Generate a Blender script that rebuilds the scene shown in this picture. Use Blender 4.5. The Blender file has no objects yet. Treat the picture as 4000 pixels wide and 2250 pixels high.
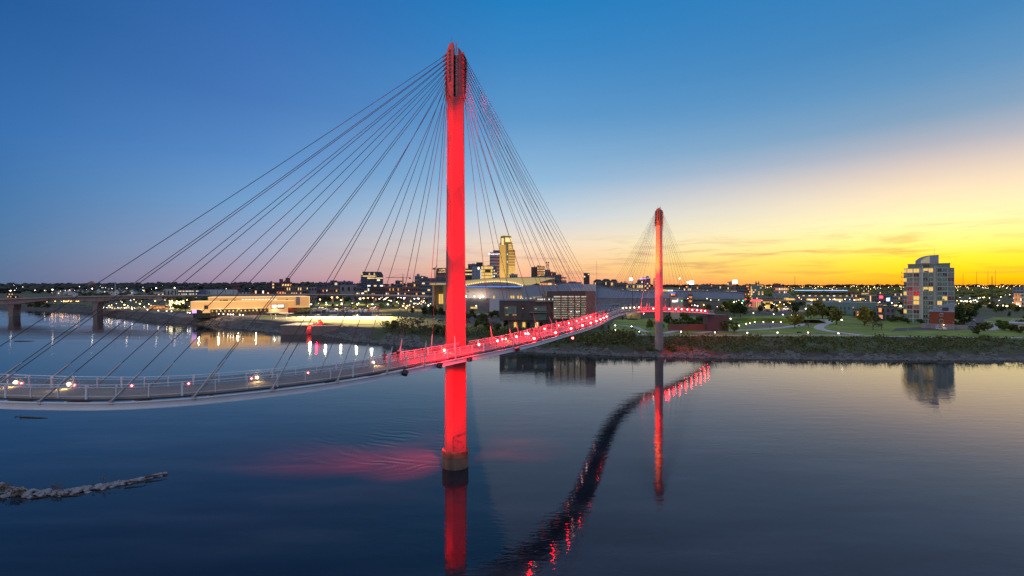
import bpy, bmesh, math, random
from mathutils import Vector, Matrix
R = math.radians
sc = bpy.context.scene
COL = sc.collection

def srgb(r, g, b):
    f = lambda c: (c / 255 / 12.92) if c / 255 <= 0.04045 else ((c / 255 + 0.055) / 1.055) ** 2.4
    return (f(r), f(g), f(b), 1.0)

# ------------------------------------------------------------------ camera
H = 27.0          # the drone hovers 27 m above the river
F = 1800.0        # focal length in photo pixels (photo 4000 x 2250)
cam = bpy.data.cameras.new('camera'); camo = bpy.data.objects.new('camera', cam); COL.objects.link(camo)
cam.sensor_width = 36; cam.lens = 36 * F / 4000; cam.clip_start = 0.3; cam.clip_end = 30000
camo.location = (0, 0, H); camo.rotation_euler = (R(90), 0, 0)
sc.camera = camo

# ------------------------------------------------------------------ sky
SUN_AZ = R(45)    # the sun has gone down 45 degrees right of the view axis
world = bpy.data.worlds.new('World'); sc.world = world; world.use_nodes = True
nt = world.node_tree; nt.nodes.clear(); N = nt.nodes.new; L = nt.links.new
def math_node(tree, op, a, b=None, c=None, clamp=False):
    n = tree.nodes.new('ShaderNodeMath'); n.operation = op; n.use_clamp = clamp
    for i, v in enumerate((a, b, c)):
        if v is None: continue
        if isinstance(v, (int, float)): n.inputs[i].default_value = v
        else: tree.links.new(v, n.inputs[i])
    return n.outputs[0]
M_ = lambda *a, **k: math_node(nt, *a, **k)
def mixc(tree, f, a, b, mode='MIX'):
    n = tree.nodes.new('ShaderNodeMix'); n.data_type = 'RGBA'; n.blend_type = mode
    for s, v in ((n.inputs[0], f), (n.inputs[6], a), (n.inputs[7], b)):
        if isinstance(v, (int, float)): s.default_value = v
        elif isinstance(v, tuple): s.default_value = v
        else: tree.links.new(v, s)
    return n.outputs[2]
def ramp(tree, fac, stops, interp='LINEAR'):
    n = tree.nodes.new('ShaderNodeValToRGB'); tree.links.new(fac, n.inputs[0]); cr = n.color_ramp; cr.interpolation = interp
    while len(cr.elements) > 1: cr.elements.remove(cr.elements[-1])
    for i, (p, c) in enumerate(stops):
        e = cr.elements[0] if i == 0 else cr.elements.new(p)
        e.position = p; e.color = c
    return n.outputs[0]
tc = N('ShaderNodeTexCoord'); sx = N('ShaderNodeSeparateXYZ'); L(tc.outputs['Generated'], sx.inputs[0])
X, Y_, Z = sx.outputs
elev = M_('MULTIPLY', M_('ARCSINE', M_('MAXIMUM', M_('MINIMUM', Z, 1.0), -1.0)), 57.29578)
hl = M_('SQRT', M_('ADD', M_('MULTIPLY', X, X), M_('ADD', M_('MULTIPLY', Y_, Y_), 1e-6)))
dot = M_('DIVIDE', M_('ADD', M_('MULTIPLY', X, math.sin(SUN_AZ)), M_('MULTIPLY', Y_, math.cos(SUN_AZ))), hl)
theta = M_('MULTIPLY', M_('ARCCOSINE', M_('MAXIMUM', M_('MINIMUM', dot, 1.0), -1.0)), 57.29578)
azi = M_('ARCTAN2', X, Y_)
ef = M_('MULTIPLY', M_('MAXIMUM', elev, 0.0), 1 / 52.0)
def sky_ramp(st): return ramp(nt, ef, [(e / 52.0, srgb(*c)) for e, c in st])
R0 = sky_ramp([(0, (250, 140, 15)), (.7, (255, 185, 15)), (1.6, (255, 216, 24)), (2.9, (255, 236, 62)), (4.4, (255, 246, 138)), (6.5, (255, 245, 184)), (9, (243, 224, 192)), (11, (216, 202, 192)), (13, (172, 178, 192)), (15.5, (120, 158, 190)), (19, (84, 144, 191)), (23, (56, 130, 186)), (30, (38, 122, 185)), (36, (28, 108, 178)), (52, (175, 196, 226))])
R1 = sky_ramp([(0, (245, 150, 128)), (1.3, (248, 178, 145)), (2.6, (250, 196, 155)), (5.4, (242, 220, 198)), (8.6, (198, 211, 222)), (13, (142, 183, 217)), (20, (90, 150, 202)), (27, (52, 132, 196)), (33, (16, 122, 188)), (37, (14, 114, 182)), (52, (175, 196, 226))])
R2 = sky_ramp([(0, (160, 132, 158)), (1.5, (172, 152, 174)), (4, (155, 165, 196)), (9, (115, 160, 206)), (14, (86, 138, 198)), (20, (66, 118, 185)), (29, (46, 104, 175)), (36, (34, 94, 168)), (52, (170, 192, 224))])
R3 = sky_ramp([(0, (88, 112, 148)), (3, (76, 118, 160)), (6, (62, 116, 168)), (13, (48, 108, 175)), (23, (26, 88, 152)), (36, (18, 78, 144)), (52, (165, 188, 222))])
R4 = sky_ramp([(0, (185, 165, 165)), (4, (250, 222, 222)), (9, (246, 232, 236)), (18, (234, 232, 240)), (52, (180, 198, 228))])  # back sky, and each ramp's top stop, brightened out of view as fill
def seg(a, b): return M_('DIVIDE', M_('SUBTRACT', theta, a), b - a, clamp=True)
c = mixc(nt, seg(4, 41), R0, R1); c = mixc(nt, seg(45, 74), c, R2); c = mixc(nt, seg(74, 94), c, R3); c = mixc(nt, seg(100, 145), c, R4)
# thin streaks of dusk cloud low over the west
cv = N('ShaderNodeCombineXYZ')
L(M_('MULTIPLY', azi, 5.0), cv.inputs[0]); L(M_('MULTIPLY', elev, 0.85), cv.inputs[1])
warp = N('ShaderNodeTexNoise'); warp.inputs['Scale'].default_value = 0.9; warp.inputs['Detail'].default_value = 2; L(cv.outputs[0], warp.inputs['Vector'])
wv = N('ShaderNodeVectorMath'); wv.operation = 'MULTIPLY_ADD'; L(warp.outputs['Color'], wv.inputs[0]); wv.inputs[1].default_value = (0.5, 1.1, 0); L(cv.outputs[0], wv.inputs[2])
cn = N('ShaderNodeTexNoise'); cn.inputs['Scale'].default_value = 1.5; cn.inputs['Detail'].default_value = 7; cn.inputs['Roughness'].default_value = .58; L(wv.outputs[0], cn.inputs['Vector'])
cm = ramp(nt, cn.outputs['Fac'], [(0.5, (0, 0, 0, 1)), (0.66, (1, 1, 1, 1))])
band = ramp(nt, ef, [(0.005, (0, 0, 0, 1)), (0.025, (.75, .75, .75, 1)), (0.075, (.85, .85, .85, 1)), (0.13, (0.06, .06, .06, 1)), (0.25, (0, 0, 0, 1))])
warmf = M_('DIVIDE', M_('SUBTRACT', 80, theta), 50, clamp=True)
cf = M_('MULTIPLY', M_('MULTIPLY', cm, band), M_('MULTIPLY', warmf, .68))
cloudc = mixc(nt, seg(5, 50), srgb(205, 135, 70), srgb(178, 132, 146))
c = mixc(nt, cf, c, cloudc)
sky = N('ShaderNodeTexSky'); sky.sky_type = 'NISHITA'; sky.sun_disc = False; sky.sun_elevation = R(0.5); sky.sun_rotation = SUN_AZ
bg = N('ShaderNodeBackground'); L(c, bg.inputs[0]); bg.inputs[1].default_value = 1.0
bg2 = N('ShaderNodeBackground'); L(sky.outputs[0], bg2.inputs[0]); bg2.inputs[1].default_value = 0.02
ad = N('ShaderNodeAddShader'); L(bg.outputs[0], ad.inputs[0]); L(bg2.outputs[0], ad.inputs[1])
wo = N('ShaderNodeOutputWorld'); L(ad.outputs[0], wo.inputs[0])

# afterglow of the set sun: one weak, warm, very soft lamp from the western horizon
sl = bpy.data.lights.new('sun', 'SUN'); sl.energy = 0.3; sl.angle = R(100); sl.color = (1.0, .55, .25)
so = bpy.data.objects.new('sun', sl); COL.objects.link(so)
so.rotation_euler = Vector((-math.sin(SUN_AZ), -math.cos(SUN_AZ), -0.07)).to_track_quat('-Z', 'Y').to_euler()

sc.view_settings.view_transform = 'Standard'; sc.view_settings.look = 'None'; sc.view_settings.exposure = 0; sc.view_settings.gamma = 1
sc.render.engine = 'CYCLES'
sc.cycles.use_denoising = True; sc.cycles.max_bounces = 6; sc.cycles.diffuse_bounces = 2; sc.cycles.glossy_bounces = 3
sc.cycles.transparent_max_bounces = 12; sc.cycles.sample_clamp_indirect = 4; sc.cycles.caustics_reflective = False; sc.cycles.caustics_refractive = False

# ------------------------------------------------------------------ helpers
rng = random.Random(7)
class MB:
    def __init__(s): s.v = []; s.f = []; s.m = []
    def add(s, vs, fs, mi=0):
        o = len(s.v); s.v += [tuple(v) for v in vs]; s.f += [tuple(i + o for i in f) for f in fs]; s.m += [mi] * len(fs); return s
    def box(s, x0, x1, y0, y1, z0, z1, mi=0):
        return s.add([(x0, y0, z0), (x1, y0, z0), (x1, y1, z0), (x0, y1, z0), (x0, y0, z1), (x1, y0, z1), (x1, y1, z1), (x0, y1, z1)],
                     [(0, 3, 2, 1), (4, 5, 6, 7), (0, 1, 5, 4), (1, 2, 6, 5), (2, 3, 7, 6), (3, 0, 4, 7)], mi)
    def prism(s, poly, z0, z1, mi=0, sc=1.0):
        n = len(poly); vs = [(x, y, z0) for x, y in poly] + [(x * sc, y * sc, z1) for x, y in poly]
        return s.add(vs, [tuple(range(n))[::-1], tuple(range(n, 2 * n))] + [(i, (i + 1) % n, n + (i + 1) % n, n + i) for i in range(n)], mi)
    def ext(s, outl, y0, y1, mi=0):      # an outline in x, z pushed from y0 to y1
        n = len(outl); vs = [(x, y0, z) for x, z in outl] + [(x, y1, z) for x, z in outl]
        return s.add(vs, [tuple(range(n)), tuple(range(n, 2 * n))[::-1]] + [((i + 1) % n, i, n + i, n + (i + 1) % n) for i in range(n)], mi)
    def tube(s, p0, p1, r0, r1=None, n=6, mi=0):
        p0 = Vector(p0); p1 = Vector(p1); r1 = r0 if r1 is None else r1
        d = (p1 - p0).normalized(); u = d.orthogonal().normalized(); w = d.cross(u)
        vs = []
        for p, r in ((p0, r0), (p1, r1)):
            vs += [p + (u * math.cos(2 * math.pi * k / n) + w * math.sin(2 * math.pi * k / n)) * r for k in range(n)]
        return s.add(vs, [(k, (k + 1) % n, n + (k + 1) % n, n + k) for k in range(n)] + [tuple(range(n))[::-1], tuple(range(n, 2 * n))], mi)
    def path(s, pts, r, n=6, mi=0):
        pts = [Vector(p) for p in pts]; o = []; m = len(pts)
        for i, p in enumerate(pts):
            d = (pts[min(i + 1, m - 1)] - pts[max(i - 1, 0)]).normalized()
            u = d.cross(Vector((0, 0, 1)));  u = u.normalized() if u.length > 1e-3 else Vector((1, 0, 0)); w = d.cross(u)
            rr = r[i] if isinstance(r, (list, tuple)) else r
            o += [p + (u * math.cos(2 * math.pi * k / n) + w * math.sin(2 * math.pi * k / n)) * rr for k in range(n)]
        fs = [(i * n + k, i * n + (k + 1) % n, (i + 1) * n + (k + 1) % n, (i + 1) * n + k) for i in range(m - 1) for k in range(n)]
        return s.add(o, fs + [tuple(range(n))[::-1], tuple(range((m - 1) * n, m * n))], mi)
    def sweep(s, frames, sec, mi=0, cap=True):      # section (a, z) swept along frames [(point, normal)]
        n = len(sec); o = []
        for p, nn in frames: o += [p + nn * a + Vector((0, 0, z)) for a, z in sec]
        m = len(frames)
        fs = [(i * n + k, i * n + (k + 1) % n, (i + 1) * n + (k + 1) % n, (i + 1) * n + k) for i in range(m - 1) for k in range(n)]
        if cap: fs += [tuple(range(n))[::-1], tuple(range((m - 1) * n, m * n))]
        return s.add(o, fs, mi)
    def ball(s, c, r, seg=8, rings=5, sz=1.0, mi=0):
        vs = [(c[0], c[1], c[2] - r * sz)]
        for i in range(1, rings):
            a = -math.pi / 2 + math.pi * i / rings
            vs += [(c[0] + r * math.cos(a) * math.cos(2 * math.pi * k / seg), c[1] + r * math.cos(a) * math.sin(2 * math.pi * k / seg), c[2] + r * math.sin(a) * sz) for k in range(seg)]
        vs.append((c[0], c[1], c[2] + r * sz)); t = len(vs) - 1
        fs = [(0, 1 + (k + 1) % seg, 1 + k) for k in range(seg)]
        for i in range(rings - 2):
            a = 1 + i * seg; fs += [(a + k, a + (k + 1) % seg, a + seg + (k + 1) % seg, a + seg + k) for k in range(seg)]
        a = 1 + (rings - 2) * seg; fs += [(a + k, a + (k + 1) % seg, t) for k in range(seg)]
        return s.add(vs, fs, mi)
    def rock(s, c, r, g, mi=0):
        ph = (1 + 5 ** .5) / 2
        base = [(-1, ph, 0), (1, ph, 0), (-1, -ph, 0), (1, -ph, 0), (0, -1, ph), (0, 1, ph), (0, -1, -ph), (0, 1, -ph), (ph, 0, -1), (ph, 0, 1), (-ph, 0, -1), (-ph, 0, 1)]
        fs = [(0, 11, 5), (0, 5, 1), (0, 1, 7), (0, 7, 10), (0, 10, 11), (1, 5, 9), (5, 11, 4), (11, 10, 2), (10, 7, 6), (7, 1, 8), (3, 9, 4), (3, 4, 2), (3, 2, 6), (3, 6, 8), (3, 8, 9), (4, 9, 5), (2, 4, 11), (6, 2, 10), (8, 6, 7), (9, 8, 1)]
        q = Matrix.Rotation(g.uniform(0, 6.28), 3, (g.uniform(-1, 1), g.uniform(-1, 1), g.uniform(-1, 1) + .01))
        k = (g.uniform(.7, 1.35), g.uniform(.7, 1.2), g.uniform(.5, .85)); vs = []
        for b in base:
            v = q @ (Vector(b) * (r / 1.9) * g.uniform(.72, 1.2)); vs.append((c[0] + v.x * k[0], c[1] + v.y * k[1], c[2] + v.z * k[2]))
        return s.add(vs, fs, mi)
    def leaf(s, c, r, g, mi=0):
        a = Vector((g.gauss(0, 1), g.gauss(0, 1), g.gauss(0, 1))).normalized(); b = a.orthogonal().normalized(); d = a.cross(b)
        t = g.uniform(0, 6.28); b, d = b * math.cos(t) + d * math.sin(t), d * math.cos(t) - b * math.sin(t)
        c = Vector(c); e = r * g.uniform(.5, .9)
        return s.add([c - b * r, c - d * e, c + b * r * g.uniform(.6, 1), c + d * e], [(0, 1, 2, 3)], mi)
    def mesh(s, name, mats, smooth=False):
        me = bpy.data.meshes.new(name); me.from_pydata(s.v, [], s.f)
        for m in (mats if isinstance(mats, (list, tuple)) else [mats]): me.materials.append(m)
        if any(s.m): me.polygons.foreach_set('material_index', s.m)
        if smooth: me.polygons.foreach_set('use_smooth', [True] * len(me.polygons))
        me.update(); return me
    def build(s, name, mats, parent=None, smooth=False, loc=None):
        return put(name, s.mesh(name, mats, smooth), parent, loc)
def put(name, me, parent=None, loc=None, rz=0):
    o = bpy.data.objects.new(name, me); COL.objects.link(o)
    if parent: o.parent = parent
    if loc is not None: o.location = loc
    if rz: o.rotation_euler = (0, 0, rz)
    return o
def tag(o, label=None, cat=None, group=None, kind=None):
    if label: o['label'] = label
    if cat: o['category'] = cat
    if group: o['group'] = group
    if kind: o['kind'] = kind
    return o
def thing(name, label, cat, loc=(0, 0, 0), rz=0, group=None):
    o = put(name, None, None, loc, rz); return tag(o, label, cat, group)
def copy_tree(o, parent=None):
    c = o.copy(); COL.objects.link(c); c.parent = parent
    for ch in KIDS.get(o.name, []): copy_tree(ch, c)
    return c
KIDS = {}
def kids(o):
    KIDS[o.name] = [x for x in COL.objects if x.parent == o]
    for x in KIDS[o.name]: kids(x)
def at(px, py, Y): return Vector(((px - 2000) / F * Y, Y, H - (py - 1125) / F * Y))
def lerp_tab(tab, x):
    if x <= tab[0][0]: return tab[0][1]
    for (a, b), (c_, d) in zip(tab, tab[1:]):
        if x <= c_: return b + (d - b) * (x - a) / (c_ - a)
    return tab[-1][1]
ORD = ['first', 'second', 'third', 'fourth', 'fifth', 'sixth', 'seventh', 'eighth', 'ninth', 'tenth', 'eleventh', 'twelfth']
def ordinal(i): return ORD[i] if i < 12 else '%d%s' % (i + 1, {1: 'st', 2: 'nd', 3: 'rd'}.get((i + 1) % 10 if not 10 < (i + 1) % 100 < 14 else 0, 'th'))
def label_rows(items):
    # items: (object, what, where): the text is made unique by counting from the left inside one place
    gr = {}
    for o, what, where in items: gr.setdefault((what, where), []).append(o)
    for (what, where), os_ in gr.items():
        os_.sort(key=lambda o: o.location.x / max(o.location.y, 1))
        for i, o in enumerate(os_):
            o['label'] = '%s %s' % (what, where) if len(os_) == 1 else '%s %s, %s from left' % (what, where, ordinal(i))

# ------------------------------------------------------------------ materials
def mat(name, col, rough=.7, metal=0, noise=0, nscale=1.0, bump=0, spec=.5, emit=None, est=1.0, stretch=None, coords='Object'):
    m = bpy.data.materials.new(name); m.use_nodes = True; t = m.node_tree; p = t.nodes['Principled BSDF']
    col = tuple(col[:3]) + (1,)
    p.inputs['Base Color'].default_value = col; p.inputs['Roughness'].default_value = rough; p.inputs['Metallic'].default_value = metal
    p.inputs['Specular IOR Level'].default_value = spec
    if noise or bump:
        tcn = t.nodes.new('ShaderNodeTexCoord'); mp = t.nodes.new('ShaderNodeMapping'); t.links.new(tcn.outputs[coords], mp.inputs[0])
        if stretch: mp.inputs['Scale'].default_value = stretch
        n = t.nodes.new('ShaderNodeTexNoise'); n.inputs['Scale'].default_value = nscale; n.inputs['Detail'].default_value = 6; t.links.new(mp.outputs[0], n.inputs['Vector'])
        if noise:
            lo = tuple(x * (1 - noise) for x in col[:3]) + (1,); hi = tuple(min(1, x * (1 + noise)) for x in col[:3]) + (1,)
            t.links.new(ramp(t, n.outputs['Fac'], [(.3, lo), (.7, hi)]), p.inputs['Base Color'])
        if bump:
            b = t.nodes.new('ShaderNodeBump'); b.inputs['Strength'].default_value = bump; t.links.new(n.outputs['Fac'], b.inputs['Height']); t.links.new(b.outputs[0], p.inputs['Normal'])
    if emit:
        p.inputs['Emission Color'].default_value = tuple(emit[:3]) + (1,); p.inputs['Emission Strength'].default_value = est
    m.cycles.emission_sampling = 'NONE'
    return m
def lamp_mat(name, col, est): return mat(name, (.02, .02, .02), .5, emit=col, est=est)
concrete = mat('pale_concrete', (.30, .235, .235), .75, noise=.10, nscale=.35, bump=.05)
near_concrete = mat('red_tinted_concrete', (.17, .085, .09), .75, noise=.14, nscale=.3, bump=.05, stretch=(1, 1, .25))  # the masts' concrete, darkened and reddened here so the red floodlight looks deeper
white_steel = mat('white_steel', (.62, .63, .68), .45, noise=.06, nscale=.8)
grey_steel = mat('grey_steel', (.30, .31, .34), .4, .6, noise=.1, nscale=2)
dark_steel = mat('dark_steel', (.035, .037, .045), .5, .4, noise=.2, nscale=2)
cable_steel = mat('cable_steel', (.07, .07, .085), .9, 0, noise=.1, nscale=1, spec=.1)
deck_conc = mat('deck_concrete', (.29, .255, .245), .8, noise=.15, nscale=.6, bump=.05)
crown_steel = mat('crown_steel', (.16, .09, .088), .6, noise=.15, nscale=1.2)
footing_conc = mat('stained_concrete', (.14, .10, .07), .85, noise=.55, nscale=.6, bump=.2)
red_lens_halo = lamp_mat('red_lens_halo', (1, .004, .012), 2.2)  # lens glow that also paints the red halo around the floodlights
white_core = lamp_mat('white_core', (1, .82, .78), 14)
red_core = lamp_mat('red_core', (1, .25, .25), 10)
warm_lamp = lamp_mat('warm_lamp', (1, .62, .25), 16)
lamp_white = lamp_mat('lamp_white', (1, .80, .60), 11)
lamp_orange = lamp_mat('lamp_orange', (1, .48, .14), 14)
lamp_yellow = lamp_mat('lamp_yellow', (1, .78, .35), 12)
lamp_pink = lamp_mat('lamp_pink', (1, .6, .62), 12)
lamp_red = lamp_mat('lamp_red', (1, .03, .05), 6)
lamp_green = lamp_mat('lamp_green', (.1, 1, .5), 3)
lamp_blue = lamp_mat('lamp_blue', (.12, .35, 1), 2.5)
lit_yellow = lamp_mat('lit_yellow', (1, .72, .22), .95)
lit_warm = lamp_mat('lit_warm', (1, .62, .25), 1.3)
lit_orange = lamp_mat('lit_orange', (1, .36, .10), 1.0)
lit_white = lamp_mat('lit_white', (1, .88, .75), 1.6)
lit_gold = lamp_mat('lit_gold', (1, .60, .13), .95)
lit_violet = lamp_mat('lit_violet', (.65, .35, 1), 1.6)
glass_dark = mat('dark_glass', (.02, .025, .03), .12, noise=.3, nscale=.3)
glass_blue = mat('blue_glass', (.02, .05, .10), .15, noise=.3, nscale=.2)
glass_teal = mat('teal_glass', (.08, .185, .16), .15, noise=.3, nscale=.3)
LIT = [lit_yellow, lit_warm, lit_white, lit_orange, lit_gold]
WALL = {k: mat('wall_' + k, tuple(min(.55, v * 1.4) for v in c), .85, noise=.14, nscale=.25) for k, c in dict(
    brick=(.15, .055, .045), darkbrick=(.075, .05, .052), brown=(.17, .10, .085), grey=(.16, .155, .17), dark=(.045, .045, .052), cream=(.42, .37, .30), white=(.5, .5, .53),
    tan=(.30, .25, .21), bluegrey=(.15, .19, .25), violet=(.09, .085, .15), teal=(.10, .17, .17), pink=(.40, .22, .19), olive=(.12, .12, .10), slate=(.09, .10, .12)).items()}
roof_dark = mat('roof_dark', (.06, .06, .07), .9, noise=.2, nscale=.2)
roof_pale = mat('roof_pale', (.34, .35, .40), .8, noise=.12, nscale=.1)
asphalt = mat('asphalt', (.055, .055, .062), .9, noise=.25, nscale=.3)
path_conc = mat('path_concrete', (.40, .355, .35), .85, noise=.12, nscale=.5)
plaza_conc = mat('plaza_concrete', (.15, .12, .115), .85, noise=.15, nscale=.2)
lawn = mat('lawn_grass', (.15, .195, .026), .95, noise=.35, nscale=.12)
soil = mat('ground_soil', (.052, .060, .022), .95, noise=.4, nscale=.05)
mud = mat('bank_mud', (.055, .045, .043), .9, noise=.5, nscale=.3, stretch=(.25, 1, 2))
stone = mat('riprap_stone', (.105, .105, .10), .9, noise=.35, nscale=.5)
boulder = mat('boulder_stone', (.21, .21, .235), .9, noise=.3, nscale=1.2)
bark = mat('bark', (.06, .045, .035), .9, noise=.3, nscale=3)
def leaf_mat(name, col): return mat(name, col, .8, noise=.55, nscale=.6, spec=.2)
LEAF = {k: leaf_mat('leaf_' + k, c) for k, c in dict(dark=(.04, .062, .018), mid=(.085, .125, .025), olive=(.15, .155, .032), yellow=(.20, .195, .035), bush=(.080, .098, .028), dry=(.13, .105, .065), hill=(.045, .050, .045), hillwarm=(.075, .046, .026)).items()}
# ------------------------------------------------------------------ river, banks, ground
BANK = [(-2600, 1175), (-1200, 1180), (0, 1204), (300, 1219), (600, 1258), (800, 1268), (900, 1283), (1000, 1293), (1095, 1301), (1200, 1303), (1250, 1310), (1400, 1335), (1600, 1352), (1850, 1365), (2060, 1375), (2300, 1385), (2600, 1396), (2900, 1401), (3400, 1406), (4000, 1408), (5200, 1410), (6600, 1410)]
BANKY = [(px, H * F / (py - 1125)) for px, py in BANK]
def bank_y(px): return lerp_tab(BANKY, px)
PROF_R = [(-12, -3), (0, 0), (4, 1.0), (8, 2.3), (13, 3.0), (30, 3.3), (38, 3.6), (44, 3.9), (60, 4.1), (220, 5.0), (500, 7), (1200, 12), (2500, 22), (4200, 34), (6000, 42), (9000, 50)]
PROF_L = [(-12, -3), (0, 0), (8, 1.6), (22, 4.6), (27, 5.4), (34, 5.6), (200, 6.2), (500, 8), (900, 12), (1500, 26), (2200, 40), (4000, 44), (9000, 50)]
def gz(x, y):
    px = 2000 + F * x / max(y, 1.0); t = y - bank_y(px)
    k = min(1, max(0, (px - 1450) / 500))
    return lerp_tab(PROF_L, t) * (1 - k) + lerp_tab(PROF_R, t) * k
def on_ground(px, py):        # the ground point seen at a place of the photograph
    Y = 40.0
    while Y < 6000:
        p = at(px, py, Y)
        if Y > bank_y(px) - 3 and p.z <= gz(p.x, Y): return Vector((p.x, Y, gz(p.x, Y)))
        Y *= 1.004
    return Vector(((px - 2000) / F * 2500, 2500, gz((px - 2000) / F * 2500, 2500)))

def build_ground():
    cols = list(range(-2600, 6601, 50)); mb = MB(); rows = [-12, -4, 0, 3, 6, 10, 14, 18, 22, 26, 30, 34, 38, 42, 46, 52, 60, 75, 95, 120, 160, 220, 300, 400, 550, 750, 1000, 1400, 1900, 2500, 3200, 4200, 5500, 7500, 10000]
    g = random.Random(3)
    for px in cols:
        yb = bank_y(px)
        for t in rows:
            y = yb + t; x = (px - 2000) / F * y; j = .25 if 2 < t < 40 else 0
            mb.v.append((x, y, gz(x, y) + g.uniform(-j, j) - (0.02)))
    n = len(rows)
    for i in range(len(cols) - 1):
        for k in range(n - 1):
            a = i * n + k; mb.f.append((a, a + n, a + n + 1, a + 1)); mb.m.append(1 if rows[k] < (30 if cols[i] < 1450 else 6) else 0)
    tag(mb.build('ground', [soil, mud], smooth=True), 'dark ground of the far bank and city', kind='structure')
build_ground()

def water_mat():
    m = bpy.data.materials.new('river_water'); m.use_nodes = True; t = m.node_tree; p = t.nodes['Principled BSDF']
    p.inputs['Roughness'].default_value = .022; p.inputs['IOR'].default_value = 1.40
    n_ = t.nodes.new; l = t.links.new; mm = lambda *a, **k: math_node(t, *a, **k)
    g = n_('ShaderNodeNewGeometry')
    def noise(scale, stretch, detail=3, rot=0):
        mp = n_('ShaderNodeMapping'); mp.inputs['Scale'].default_value = stretch; mp.inputs['Rotation'].default_value = (0, 0, rot); l(g.outputs['Position'], mp.inputs[0])
        x = n_('ShaderNodeTexNoise'); x.inputs['Scale'].default_value = scale; x.inputs['Detail'].default_value = detail; l(mp.outputs[0], x.inputs['Vector']); return x.outputs['Fac']
    fine = noise(1.6, (.55, 1.5, 1), 2, R(8)); mid = noise(.38, (.4, 1.2, 1), 2, R(-6)); patch = noise(.022, (.45, 1.6, 1), 3)
    l(ramp(t, noise(.11, (.35, 1.5, 1), 5, R(4)), [(.34, (.007, .010, .016, 1)), (.52, (.012, .018, .028, 1)), (.70, (.026, .032, .042, 1))]), p.inputs['Base Color'])
    amp = ramp(t, patch, [(.36, (.10, .10, .10, 1)), (.62, (1, 1, 1, 1))])
    h = mm('ADD', mm('MULTIPLY', mm('MULTIPLY', fine, .030), amp), mm('MULTIPLY', mid, .032))
    # wake of the near pier: arcs that trail off down the river to the left
    sp = n_('ShaderNodeSeparateXYZ'); l(g.outputs['Position'], sp.inputs[0])
    dx = mm('ADD', sp.outputs[0], 8.6); dy = mm('ADD', sp.outputs[1], -70.5)
    rr = mm('SQRT', mm('ADD', mm('MULTIPLY', dx, dx), mm('MULTIPLY', mm('MULTIPLY', dy, dy), 1.0)))
    wob = noise(.12, (1, 1, 1), 2)
    wave = mm('SINE', mm('ADD', mm('MULTIPLY', mm('ADD', mm('MULTIPLY', dx, .55), mm('MULTIPLY', mm('ABSOLUTE', dy), 1.5)), 2.1), mm('MULTIPLY', wob, 22)))
    msk = mm('MULTIPLY', mm('MULTIPLY', mm('DIVIDE', mm('SUBTRACT', 34, rr), 30, clamp=True), mm('DIVIDE', mm('MULTIPLY', dx, -1), 4, clamp=True)), mm('DIVIDE', mm('ADD', dy, 6), 6, clamp=True))
    msk = mm('MULTIPLY', msk, ramp(t, noise(.16, (1, 1, 1), 2), [(.4, (0, 0, 0, 1)), (.6, (1, 1, 1, 1))]))
    h = mm('ADD', h, mm('MULTIPLY', mm('MULTIPLY', wave, msk), .035))
    b = n_('ShaderNodeBump'); b.inputs['Strength'].default_value = 1.0; b.inputs['Distance'].default_value = .55; l(h, b.inputs['Height']); l(b.outputs[0], p.inputs['Normal'])
    return m
wm = MB(); wm.add([(-9000, -600, 0), (9000, -600, 0), (9000, 3000, 0), (-9000, 3000, 0)], [(0, 1, 2, 3)])
tag(wm.build('river_water', water_mat()), 'calm dark river reflecting the dusk sky', kind='structure')

def sheet(name, px_pts, m, lift, label, sub=6):     # flat sheet draped on the ground, outline as photo points lying on the ground
    pts = [on_ground(*p) for p in px_pts]
    bm = bmesh.new(); vs = [bm.verts.new(p) for p in pts]; f = bm.faces.new(vs); bmesh.ops.triangulate(bm, faces=[f])
    bmesh.ops.subdivide_edges(bm, edges=bm.edges[:], cuts=sub, use_grid_fill=True)
    for v in bm.verts: v.co.z = gz(v.co.x, v.co.y) + lift
    me = bpy.data.meshes.new(name); bm.to_mesh(me); bm.free(); me.materials.append(m)
    for p in me.polygons:
        pass
    o = put(name, me); me.flip_normals() if me.polygons and me.polygons[0].normal.z < 0 else None
    return tag(o, label, kind='structure')
def ribbon(name, line, width, m, lift, label, on=True):     # a strip along a line of ground points
    pts = [on_ground(*p) for p in line] if on else [Vector(p) for p in line]
    q = []
    for a, b, in zip(pts, pts[1:]):
        k = max(2, int((b - a).length / 4)); q += [a.lerp(b, i / k) for i in range(k)]
    q.append(pts[-1]); q = [sum(q[max(0, i - 2):i + 3], Vector()) / len(q[max(0, i - 2):i + 3]) for i in range(len(q))]
    mb = MB()
    for i, p in enumerate(q):
        d = (q[min(i + 1, len(q) - 1)] - q[max(0, i - 1)]); nn = Vector((-d.y, d.x, 0)).normalized() * width / 2
        for s in (1, -1):
            v = p + nn * s; mb.v.append((v.x, v.y, gz(v.x, v.y) + lift))
    mb.f = [(2 * i + 1, 2 * i + 3, 2 * i + 2, 2 * i) for i in range(len(q) - 1)]; mb.m = [0] * len(mb.f)
    return tag(mb.build(name, m), label, kind='structure')

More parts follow.
